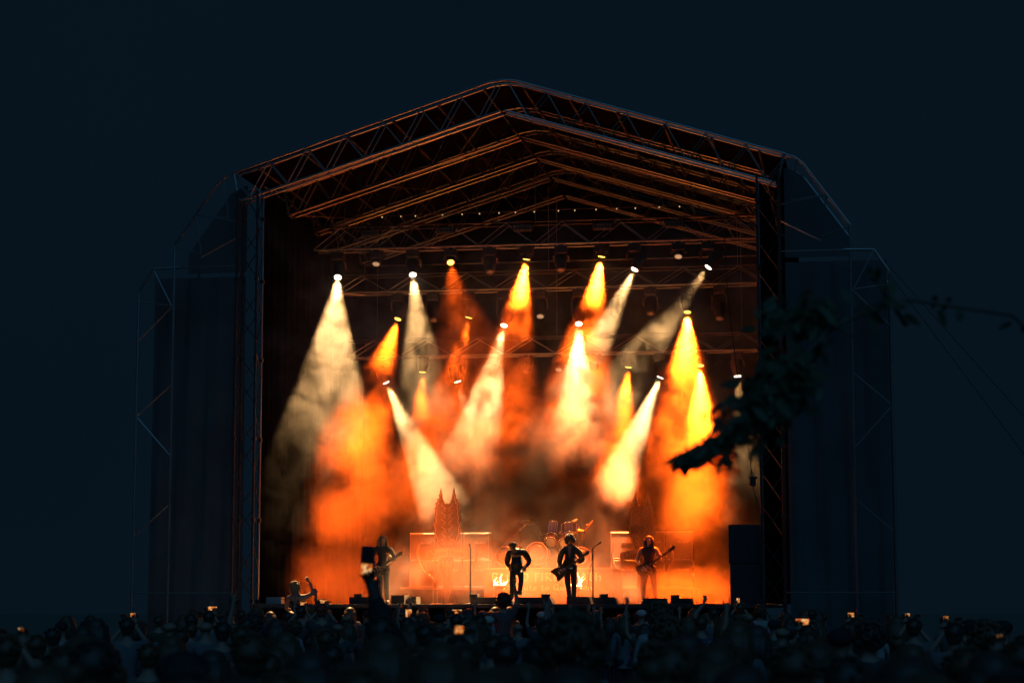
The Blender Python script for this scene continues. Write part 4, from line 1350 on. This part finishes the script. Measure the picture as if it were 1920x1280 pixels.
# --- guitarist with wild hair and open jacket
P2 = on_z(1069, 2.6, FLOOR)
pg = body_set('guitarist', {
    'skull': (0, -.02, 1.62, .086), 'jaw': (.01, -.05, 1.55, .062), 'crown': (-.01, -.0, 1.685, .07), 'nose': (.02, -.13, 1.6, .012), 'earL': (-.09, -.01, 1.61, .016), 'earR': (.09, -.02, 1.61, .016),
    'shL': (-.18, 0, 1.38, .075), 'elL': (-.27, .04, 1.10, .05), 'wrL': (-.24, -.16, .93, .03),
    'shR': (.2, 0, 1.38, .075), 'elR': (.34, -.03, 1.10, .05), 'wrR': (.19, -.27, 1.05, .03),
    'knL': (-.05, -.04, .49), 'anL': (0.0, -.04, .09), 'toL': (-.02, -.19, .045), 'knR': (.10, .02, .49), 'anR': (.09, .08, .09), 'toR': (.13, -.06, .045)},
    {'L': dict(d=(.2, -.4, -.5), curl=(.6, .6, .7, .8)), 'R': dict(d=(-.5, -.4, .5), n=(.2, -.4, .8), curl=(.8, .8, .8, .8))}, 'long', 'curly', M_HAIRBROWN, jacket=True)
t = person('guitarist with wild curly hair and open black jacket, centre right', pg, P2, 0.08)
face(t, pg)
part('bare_chest', MB().prism([(-.055, 1.45), (.055, 1.45), (.02, 1.22), (0, 1.14), (-.02, 1.22)], -.176, -.165), M_SKIN, t)
part('belt', MB().lathe([(.145, -.02), (.15, 0), (.145, .02)], 18, Matrix.Translation((0, 0, .90)), False), M_CHROME, t)
for q in (-1, 1):
    part('lapel', MB().prism([(q * .06, 1.47), (q * .12, 1.42), (q * .06, 1.15), (q * .015, 1.1), (q * .03, 1.25)], -.185, -.172), M_LEATHER, t)
t = guitar('black electric guitar held across the curly haired guitarist, neck up right', (-.18, -.20, .84), (.46, -.33, 1.27), p=P2, rz=.08, style='v')
part('strap', MB().path([(-.3, -.15, .9), (-.22, -.16, 1.2), (-.14, -.02, 1.45), (.02, .19, 1.38), (.2, .14, 1.1), (.02, -.17, .98)], .014, 5), M_LEATHER, t)
part('lead', MB().path([(-.3, -.2, .74), (-.33, -.2, .6), (-.3, -.2, .46), (-.24, -.2, .44), (-.2, -.2, .55), (-.22, -.19, .72)], .005, 5), M_BLACKMETAL, t)

# --- right bassist, sleeveless, long hair
P3 = on_z(1217, 3.9, FLOOR)
pb = body_set('right_bassist', {
    'skull': (.01, -.03, 1.65, .088), 'nose': (.04, -.14, 1.63, .012), 'jaw': (.02, -.06, 1.575, .064),
    'shL': (-.2, 0, 1.41, .07), 'elL': (-.31, .05, 1.13, .05), 'wrL': (-.12, -.20, .94, .03),
    'shR': (.2, 0, 1.41, .07), 'elR': (.31, -.06, 1.16, .048), 'wrR': (.29, -.29, 1.18, .03),
    'knL': (-.13, -.03, .5), 'anL': (-.15, .02, .09), 'toL': (-.18, -.12, .045), 'knR': (.14, -.03, .5), 'anR': (.18, .02, .09), 'toR': (.22, -.12, .045)},
    {'L': dict(d=(.5, -.3, -.5), curl=(.6, .6, .7, .8)), 'R': dict(d=(.3, -.4, .6), n=(-.6, -.6, .2), curl=(.75, .75, .75, .75))}, 'none', 'long', M_HAIRDARK)
t = person('bare armed long haired bassist in a black vest at the right, wading in smoke', pb, P3, 0.06, scale=1.0)
face(t, pb)
t = guitar('dark bass guitar of the right bassist, neck pointing up right', (-.08, -.19, .93), (.64, -.34, 1.42), p=P3, rz=.06, pegs=4)
part('strap', MB().path([(-.2, -.15, .98), (-.18, -.16, 1.2), (-.13, -.02, 1.46), (.02, .18, 1.4), (.2, .12, 1.1), (.06, -.16, 1.03)], .014, 5), M_LEATHER, t)
# ------------------------------------------------------------------ the crowd, seen from behind
# poses are built facing -y and turned round when placed
def raised(s, el, wr):
    return {'el' + s: el, 'wr' + s: wr}
ARMUP_R = {'shR': (.19, .01, 1.44, .066), 'elR': (.26, -.10, 1.66, .044), 'wrR': (.22, -.14, 1.92, .028)}
ARMUP_L = {'shL': (-.19, .01, 1.44, .066), 'elL': (-.26, -.10, 1.66, .044), 'wrL': (-.22, -.14, 1.92, .028)}
PHONE_UP = {'shR': (.19, -.02, 1.42, .066), 'elR': (.22, -.26, 1.46, .044), 'wrR': (.07, -.36, 1.66, .028),
            'shL': (-.19, -.02, 1.42, .066), 'elL': (-.22, -.26, 1.46, .044), 'wrL': (-.07, -.36, 1.66, .028)}
HORNS = dict(d=(0, -.1, 1), n=(0, -1, .1), curl=(.05, 1, 1, .05), thumb=.9)
OPEN = dict(d=(0, -.2, 1), n=(0, -1, .1), curl=(.15, .1, .1, .2), thumb=.2)
FIST = dict(d=(0, -.1, 1), n=(0, -1, .1), curl=(1, 1, 1, 1), thumb=.9)
GRIP = dict(d=(0, -.1, 1), n=(0, 1, 0), curl=(.6, .6, .6, .6), thumb=.6)
DOWN = {}
kinds = {
    'short': body_set('crowd_short', {}, {}, 'short', 'short', M_HAIRDARK),
    'long': body_set('crowd_long', {}, {}, 'long', 'long', M_HAIRBROWN),
    'bun': body_set('crowd_bun', {'shL': (-.155, .01, 1.40, .058), 'shR': (.155, .01, 1.40, .058), 'chest': (0, 0, 1.27, .125)}, {}, 'short', 'bun', M_HAIRBROWN),
    'cap': body_set('crowd_cap', {}, {}, 'short', 'cap', M_RED),
    'curly': body_set('crowd_curly', {}, {}, 'long', 'curly', M_HAIRDARK),
    'bald': body_set('crowd_bald', {'chest': (0, 0, 1.27, .155), 'waist': (0, 0, 1.08, .14)}, {}, 'short', 'bald', M_HAIRDARK),
    'horns': body_set('crowd_horns', ARMUP_R, {'R': HORNS}, 'short', 'short', M_HAIRDARK),
    'hornsL': body_set('crowd_horns_left', ARMUP_L, {'L': HORNS}, 'short', 'curly', M_HAIRDARK),
    'fist': body_set('crowd_fist', {'shR': (.19, .01, 1.43, .066), 'elR': (.34, -.06, 1.62, .048), 'wrR': (.14, -.12, 1.86, .03)}, {'R': FIST}, 'none', 'short', M_HAIRDARK),
    'open': body_set('crowd_open', dict(ARMUP_R, **{'elR': (.3, -.12, 1.58, .044), 'wrR': (.3, -.2, 1.82, .028)}), {'R': OPEN}, 'short', 'long', M_HAIRBROWN),
    'both': body_set('crowd_both', dict(ARMUP_R, **ARMUP_L), {'R': OPEN, 'L': OPEN}, 'short', 'short', M_HAIRBROWN),
    'phone': body_set('crowd_phone', PHONE_UP, {'R': GRIP, 'L': GRIP}, 'short', 'short', M_HAIRDARK),
}
SHIRTS = [mat('washed black shirt', (.06, .06, .062), .9), mat('charcoal hoodie', (.09, .09, .095), .9), mat('grey shirt', (.16, .16, .17), .9), mat('denim vest', (.06, .08, .12), .9),
          mat('faded black shirt', (.075, .072, .07), .9), mat('pale shirt', (.38, .37, .36), .9), mat('dark olive jacket', (.06, .065, .04), .9)]
HAIRS = [M_HAIRDARK, M_HAIRBROWN, M_HAIRBROWN, M_HAIRDARK, M_HAIRDARK]
placed = []
N_CROWD = 0
HT = 1.79                                   # built height
def concertgoer(kind, x, y, height, label, group=None, mats=None, rz=0.0):
    global N_CROWD
    N_CROWD += 1
    placed.append((x, y))
    m = dict(mats or {})
    R = random.Random(N_CROWD * 7 + 3)
    m.setdefault('top', R.choice(SHIRTS))
    if kind in ('short', 'long', 'bun', 'curly', 'horns', 'open', 'both', 'phone'): m.setdefault('hair', R.choice(HAIRS))
    if kind == 'bald': m.setdefault('hair', M_SKIN)
    d = math.atan2(x, y)
    return person(label, kinds[kind], (x, y, 0), math.pi + rz - d * .6, True, group, height / HT, m)

def phone(p, label, w=.075, h=.155, portrait=False, tilt=0.0, lit=(.1, .9), rz=0.0):
    """phone with its screen towards the camera"""
    t = thing('phone', label, 'phone', p, rz, None, True)
    if not portrait: w, h = h, w
    M = Matrix.Rotation(tilt, 4, 'Y')
    part('case', MB().bbox((-w / 2, 0, -h / 2), (w / 2, .009, h / 2), .004, M), M_PHONE, t)
    z0, z1 = -h / 2 + h * lit[0], -h / 2 + h * lit[1]
    part('screen', MB().bbox((-w * .44, -.0012, z0), (w * .44, .0005, z1), .0003, M), M_SCREEN, t)
    part('camera_bump', MB().bbox((-w * .4, .009, h * .3), (-w * .1, .012, h * .42), .001, M), M_PHONE, t)
    return t

def phone_person(px, py, y, label_phone, label_person, kind='phone', hairm=None, **kw):
    p = at_y(px, py, y)
    s = max(.86, min(1.12, p.z / 1.80))
    h = HT * s
    # the phone sits between the raised hands: local (0, -.40, 1.78) turned to face away
    o = concertgoer(kind, p.x, p.y - .37 * s, h, label_person, None, {'hair': hairm} if hairm else None)
    phone((p.x, p.y + .02, p.z), label_phone, **kw)

phone_person(569, 1131, 40, 'bright phone screen below the crowd surfer', 'concertgoer filming with a phone just below the crowd surfer')
phone_person(607, 1127, 38, 'phone screen above the red cap at the left', 'red capped concertgoer filming the stage at the left', 'phone', M_RED)
phone_person(766, 1151, 27, 'upright phone screen right of the raised phone arm', 'concertgoer holding a phone upright below the pale edged monitor', portrait=True, w=.085)
phone_person(857, 1146, 31, 'phone screen in the crowd left of the horns hand', 'concertgoer filming left of the curly head with the horns sign')
phone_person(861, 1180, 13, 'low glowing phone in the near crowd left of centre', 'near concertgoer with a low phone left of centre', w=.055, h=.06)
phone_person(398, 1140, 34, 'phone glowing at the foot of the left tower', 'concertgoer filming near the left tower')
phone_person(249, 1152, 26, 'small phone glow before the left wing', 'concertgoer with a dim phone before the left wing', w=.05, h=.07)
phone_person(1505, 1165, 22, 'brightest phone screen right of the stage', 'concertgoer with the brightest phone to the right of the stage')
phone_person(1596, 1152, 25, 'phone screen before the middle of the right wing', 'concertgoer filming before the middle of the right wing', w=.06, h=.08)
phone_person(1702, 1152, 25, 'small phone glow before the outer right wing', 'concertgoer with a small phone before the outer right wing', w=.04, h=.06)
phone_person(1774, 1158, 20, 'dim phone far right, second from the picture edge', 'concertgoer with a dim phone at the far right', w=.04, h=.05)
phone_person(1876, 1192, 12, 'lowest dim phone at the far right edge', 'near concertgoer with a low phone at the far right edge', w=.02, h=.028)
phone_person(38, 1180, 14, 'tiny red phone glow at the far left edge', 'near concertgoer with a tiny phone glow at the far left edge', w=.03, h=.04)
phone_person(1384, 1126, 47, 'small upright phone before the dark speaker stack', 'concertgoer filming in front of the dark speaker stack', portrait=True)

# the raised arm with a phone in front of the left bassist
def tall_phone():
    y = 13.0
    p = at_y(683, 1052, y)
    hx, hz = p.x, p.z
    # shoulders low, right arm straight up and the hand closed round the phone
    base = at_y(716, 1142, y)
    x0 = base.x
    s = 1.0
    L = lambda px, py, dy=0.0: (x0 - at_y(px, py, y).x, dy, at_y(px, py, y).z)
    w = L(698, 1112, -.22); e = L(712, 1168, -.16)
    pose = {'shL': (-.12, .03, 1.50, .085), 'elL': (*e, .070), 'wrL': (*w, .046)}
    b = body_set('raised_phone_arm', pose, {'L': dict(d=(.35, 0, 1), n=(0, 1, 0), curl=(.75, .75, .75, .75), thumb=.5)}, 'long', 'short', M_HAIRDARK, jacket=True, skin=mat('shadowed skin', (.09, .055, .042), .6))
    t = person('concertgoer holding a phone high on one arm before the left bassist', b, (x0, y, 0), math.pi, True)
    placed.append((x0, y))
    phone((hx, y + .23, hz + .005), 'phone held high in the dark before the left bassist, small picture on its screen', .078, .19, True, .06, (.06, .42))
tall_phone()

# horns hand and curly head in front of the stage, standing out of the crowd
p = at_y(944, 1126, 47)
concertgoer('hornsL', p.x, p.y, p.z + .16, 'curly headed concertgoer raising a horns sign between singer and straight stand', rz=.1)
p = at_y(1345, 1140, 40)
concertgoer('fist', at_y(1338, 1140, 40).x, 40, 1.86, 'concertgoer thrusting a fist up before the orange smoke at the right', rz=.1)
for px, py, y, kind, h, lab in (
        (790, 1142, 42, 'horns', 1.70, 'concertgoer raising a horns sign right of the pale edged monitor'),
        (1196, 1138, 44, 'horns', 1.78, 'concertgoer raising a horns sign before the right bassist'),
        (1010, 1144, 43, 'both', 1.66, 'concertgoer reaching up both hands before the singer'),
        (1040, 1144, 45, 'horns', 1.66, 'concertgoer with horns sign left of the guitarist'),
        (1062, 1144, 44, 'open', 1.66, 'long haired concertgoer with one open hand up before the guitarist'),
        (1087, 1144, 46, 'both', 1.62, 'concertgoer with both hands up right of the guitarist'),
        (1152, 1146, 45, 'open', 1.66, 'concertgoer with one open hand up right of the hanging cable stand'),
        (775, 1142, 41, 'open', 1.72, 'long haired concertgoer reaching up beside the narrow floor monitor'),
        (1300, 1144, 44, 'open', 1.66, 'concertgoer with an open hand up before the rightmost monitor')):
    concertgoer(kind, at_y(px, py, y).x, y, h, lab)
for px, y, kind, h, mats, lab in (
        (824, 36, 'cap', 1.76, {'hair': M_BLACKSHIRT}, 'concertgoer in a dark cap, left of the glowing phone and the straight stand'),
        (858, 39, 'cap', 1.79, {'hair': M_PALE}, 'concertgoer in a pale cap before the left floor monitor'),
        (916, 37, 'cap', 1.72, {'hair': M_PALE}, 'concertgoer in a pale cap just below the horns hand'),
        (878, 34, 'bald', 1.72, {'hair': M_SKIN}, 'bald concertgoer below the straight microphone stand'),
        (650, 40, 'bald', 1.77, {'hair': M_SKIN}, 'bald concertgoer before the wide left monitor'),
        (1236, 24, 'curly', 1.88, {}, 'big haired concertgoer standing out before the right bassist'),
        (1250, 17, 'curly', 1.74, {}, 'curly concertgoer nearer and lower than the big haired one at the right'),
        (1073, 9.5, 'curly', 1.78, {}, 'near concertgoer with wide curly hair at the lower centre'),
        (1400, 32, 'bald', 1.82, {'hair': M_SKIN}, 'bald concertgoer before the foot of the speaker stack')):
    concertgoer(kind, at_y(px, 1142, y).x, y, h, lab, None, mats)

# bare backed person raised on shoulders at the left of the crowd
y = 49.6
pc = at_y(557, 1142, y)
b = body_set('rider', {'shL': (-.2, .02, 1.41, .075), 'elL': (-.36, -.06, 1.52, .05), 'wrL': (-.27, -.1, 1.76, .032),
                       'shR': (.2, .02, 1.41, .075), 'elR': (.28, -.08, 1.16, .05), 'wrR': (.16, -.3, 1.1, .032),
                       'skull': (.05, -.03, 1.63, .088), 'crown': (.08, -.02, 1.69, .07), 'jaw': (.02, -.05, 1.56, .064), 'nose': (.05, -.13, 1.61, .012), 'earL': (-.04, -.02, 1.64, .016), 'earR': (.14, -.03, 1.6, .016),
                       'hipL': (-.1, -.04, .9), 'knL': (-.16, -.42, .86), 'anL': (-.14, -.44, .44), 'toL': (-.14, -.56, .40),
                       'hipR': (.1, -.04, .9), 'knR': (.16, -.42, .86), 'anR': (.14, -.44, .44), 'toR': (.14, -.56, .40)},
             {'L': dict(d=(.5, -.1, .6), n=(0, -1, 0), curl=(.4, .4, .4, .5)), 'R': OPEN}, 'none', 'curly', M_HAIRFAIR)
t = person('fair curly haired person riding on shoulders at the left, one arm bent over the head', b, (pc.x, y, .66), math.pi - .1, True)
concertgoer('bald', pc.x, y + .25, 1.72, 'concertgoer carrying the curly haired rider on the shoulders', None, {'hair': M_HAIRDARK})
p = at_y(579, 1142, 45.6)
concertgoer('both', p.x, 45.6, 1.92, 'tall concertgoer clapping both hands overhead beside the shoulder rider', None, {'top': M_BLACKSHIRT}, .5)

MARKS = [(40, 'at the far left edge'), (120, 'in the left field'), (190, 'left of the left wing'), (262, 'below the leftmost wing post'), (330, 'below the left wing'), (410, 'beside the left tower'),
         (485, 'below the left tower'), (565, 'below the shoulder rider'), (640, 'below the wide left monitor'), (715, 'below the left bassist'), (775, 'below the left amplifiers'), (838, 'below the left set piece'),
         (882, 'below the straight stand'), (925, 'below the left fire bowl'), (968, 'below the singer'), (1018, 'below the large drum'), (1070, 'below the guitarist'), (1114, 'below the cable stand'),
         (1165, 'below the right amplifiers'), (1217, 'below the right bassist'), (1280, 'below the rightmost monitor'), (1335, 'below the raised fist'), (1393, 'below the speaker stack'), (1440, 'below the right tower'),
         (1510, 'beside the right tower'), (1590, 'below the right wing'), (1660, 'below the rightmost wing post'), (1740, 'right of the right wing'), (1820, 'in the right field'), (1890, 'at the far right edge')]
ROWS = [(7, 'nearest the camera'), (10.5, 'in near rows'), (15, 'just past the near rows'), (20, 'in mid crowd'), (27, 'behind mid crowd'), (35, 'in the far crowd'), (43, 'near the stage'), (60, 'at stage front')]
SHIRTN = ['washed black shirt', 'charcoal hoodie', 'grey shirt', 'denim vest', 'faded black shirt', 'pale shirt', 'olive jacket']
HAIRN = {'short': 'short', 'long': 'long', 'bun': 'tied up', 'curly': 'curly'}
used = set()
def skyline(n, y0, y1, xs, tag_, lo, hi, mind=.46):
    """crowd placed by chance over the field, no two closer than a shoulder's width"""
    R = random.Random(n * 13 + int(y0))
    k = tries = 0
    while k < n and tries < n * 60:
        tries += 1
        y = y0 + (y1 - y0) * R.random()
        x = R.uniform(-1, 1) * y * xs + R.uniform(-.3, .3)
        if any((x - a) ** 2 + ((y - b) * .8) ** 2 < mind ** 2 for a, b in placed): continue
        px = 960 + FPX * x / y
        mark = min(MARKS, key=lambda q: abs(q[0] - px))[1]
        row = next(q[1] for q in ROWS if y < q[0])
        for _ in range(90):
            kind = R.choices(['short', 'long', 'bun', 'cap', 'curly', 'bald', 'open', 'both', 'horns'], [6, 6, 1.4, 1.5, .6, 1.2] + ([0, 0, 0] if y < 20 else [.5, .2, .5]))[0]
            si = R.randrange(7); hi_ = R.randrange(2)
            if y < 24 and kind == 'bald': kind = 'short'
            if y < 24 and si == 5: si = 0
            mats = {'top': SHIRTS[si]}
            if kind in HAIRN:
                mats['hair'] = (M_HAIRDARK, M_HAIRBROWN)[hi_]
                who = 'person with %s %s hair' % (('dark', 'brown')[hi_], HAIRN[kind])
            elif kind == 'cap':
                mats['hair'] = (M_BLACKSHIRT, M_PALE)[hi_ if y > 30 else 0]
                who = 'person in a %s cap' % ('dark' if mats['hair'] is M_BLACKSHIRT else 'pale')
            elif kind == 'bald': who = 'bald person'
            else:
                mats['hair'] = M_HAIRDARK
                who = {'open': 'person with one open hand up', 'both': 'person with both hands up', 'horns': 'person raising a horns sign'}[kind]
            lab = '%s and %s, %s %s' % (who, SHIRTN[si], row, mark)
            if len(lab.split()) > 16: lab = '%s, %s %s' % (who, row, mark)
            if lab not in used: break
        used.add(lab)
        concertgoer(kind, x, y, R.uniform(lo, hi) - (.06 if kind == 'bun' else 0), lab, 'concertgoers standing in the crowd', mats, R.uniform(-.25, .25))
        k += 1
    return k
skyline(46, 5.0, 10.5, .235, 'nearest rows', 1.54, 1.72, .5)
skyline(66, 10.5, 24, .245, 'middle rows', 1.56, 1.74, .55)
skyline(66, 24, 42, .215, 'far rows', 1.58, 1.76, .5)
skyline(60, 43, 51, .155, 'stage front', 1.70, 1.90, .42)

# ------------------------------------------------------------------ tree on the right, close to the camera
def tree():
    y = 8.6
    root = at_y(2085, 1142, y)
    t = thing('tree', 'dark leafy tree reaching one blurred branch in front of the stage from the right', 'tree', (root.x, root.y, 0), 0, None, True)
    O = Vector((root.x, root.y, 0))
    q = lambda px, py, dy=0.0: at_y(px, py, y + dy) - O
    R = random.Random(3)
    part('trunk', MB().path([(0, 0, 0), (.03, .02, .8), (-.02, 0, 1.7), (.02, .02, 2.6), (-.04, 0, 3.4), (-.02, .03, 4.6)], [.16, .12, .11, .10, .08, .03], 10), M_BARK, t, smooth=True)
    limbs = [
        [q(2080, 760), q(1900, 590, .1), q(1700, 560), q(1560, 610), q(1470, 710), q(1390, 775), q(1330, 830), q(1262, 868)],
        [q(1600, 630), q(1520, 590, .1), q(1450, 590, .1)],
        [q(1470, 710), q(1420, 735), q(1370, 748), q(1325, 775)],
        [q(1430, 745), q(1425, 800), q(1415, 850)],
        [q(1390, 775), q(1370, 820), q(1350, 868)],
        [q(2080, 700), q(2200, 560, .2), q(2300, 500), q(2400, 420)],
        [q(1700, 610), q(1640, 520, -.1), q(1570, 500)],
    ]
    for i, L in enumerate(limbs):
        r0 = (.013, .008, .006, .006, .006, .04, .012)[i]
        part('limb', MB().path(L, [r0 * (1 - .85 * k / (len(L) - 1)) for k in range(len(L))], 7), M_BARK, t, smooth=True)
    def leaf_mesh(k):
        mb = MB()
        w = .22; pts = []
        n = 6
        up = []; dn = []
        for j in range(n + 1):
            s = j / n
            hw = w * math.sin(math.pi * min(1, s * .92 + .06)) ** .8 * (1 - .25 * s)
            z = -.10 * s * s + .03 * k * s
            up.append(mb.bm.verts.new((s, hw, z - .05 * hw))); dn.append(mb.bm.verts.new((s, -hw, z - .05 * hw)))
        for j in range(n):
            mb.bm.faces.new((up[j], up[j + 1], dn[j + 1], dn[j]))
        me = mb.mesh('leaf', True); me.materials.append(M_LEAF)
        return me
    LM = [leaf_mesh(k) for k in (-1, 0, 2)]
    count = [0]
    def leaf(p, size, droop, far=None):
        a = R.uniform(0, 6.28)
        d = Vector((math.cos(a) * (1 - droop), .5 * math.sin(a), -droop + R.uniform(-.2, .2))).normalized()
        s = d.cross(Vector((R.uniform(-.4, .4), -1, R.uniform(-.3, .3)))).normalized()
        M = Matrix(((d.x, s.x, d.cross(s).x, p.x), (d.y, s.y, d.cross(s).y, p.y), (d.z, s.z, d.cross(s).z, p.z), (0, 0, 0, 1))) @ Matrix.Scale(size, 4)
        if far is not None:
            far.append(M); return
        o = link(bpy.data.objects.new('leaf', R.choice(LM)))
        o.parent = t; o.matrix_parent_inverse = Matrix.Identity(4); o.matrix_local = M
        count[0] += 1
    def along(L, s):
        f = s * (len(L) - 1); i = min(int(f), len(L) - 2)
        return L[i].lerp(L[i + 1], f - i)
    # separate leaves on the branch in front of the stage
    for k in range(9):                                          # hanging pairs at the very tip
        p = along(limbs[0], 1 - .012 * k - .004)
        leaf(p + Vector((0, R.uniform(-.01, .01), .004)), R.uniform(.045, .06), .97)
    for k in range(120):
        s = R.random() ** .8
        p = along(limbs[0], .58 + .38 * s)
        sp = .012 + .055 * (1 - s)
        leaf(p + Vector((R.gauss(0, sp), R.gauss(0, sp), R.gauss(-.01, sp * .8))), R.uniform(.05, .085), R.uniform(.2, .8))
    for i, n, sp in ((2, 26, .012), (3, 26, .014), (4, 20, .010), (1, 40, .04)):
        for k in range(n):
            p = along(limbs[i], R.uniform(.15, 1.0))
            leaf(p + Vector((R.gauss(0, sp), R.gauss(0, sp), R.gauss(0, sp))), R.uniform(.04, .065), R.uniform(.2, .9))
    # the rest of the crown
    M_ = []
    for i, n, sp, a, b in ((0, 260, .05, .52, .68), (0, 14, .03, .05, .4), (1, 90, .045, .3, 1), (6, 10, .04, 0, .5), (5, 300, .12, .1, 1)):
        for k in range(n):
            p = along(limbs[i], R.uniform(a, b))
            leaf(p + Vector((R.gauss(0, sp), R.gauss(0, sp * 1.4), R.gauss(0, sp))), R.uniform(.06, .10), R.uniform(.1, .8), M_)
    bm = bmesh.new()
    for k, M in enumerate(M_):
        v0 = len(bm.verts)
        bm.from_mesh(LM[k % 3])
        bm.verts.ensure_lookup_table()
        for v in bm.verts[v0:]: v.co = M @ v.co
    me = bpy.data.meshes.new('foliage'); bm.to_mesh(me); bm.free(); me.materials.append(M_LEAF)
    part('foliage', me, None, t, kind='stuff')
tree()
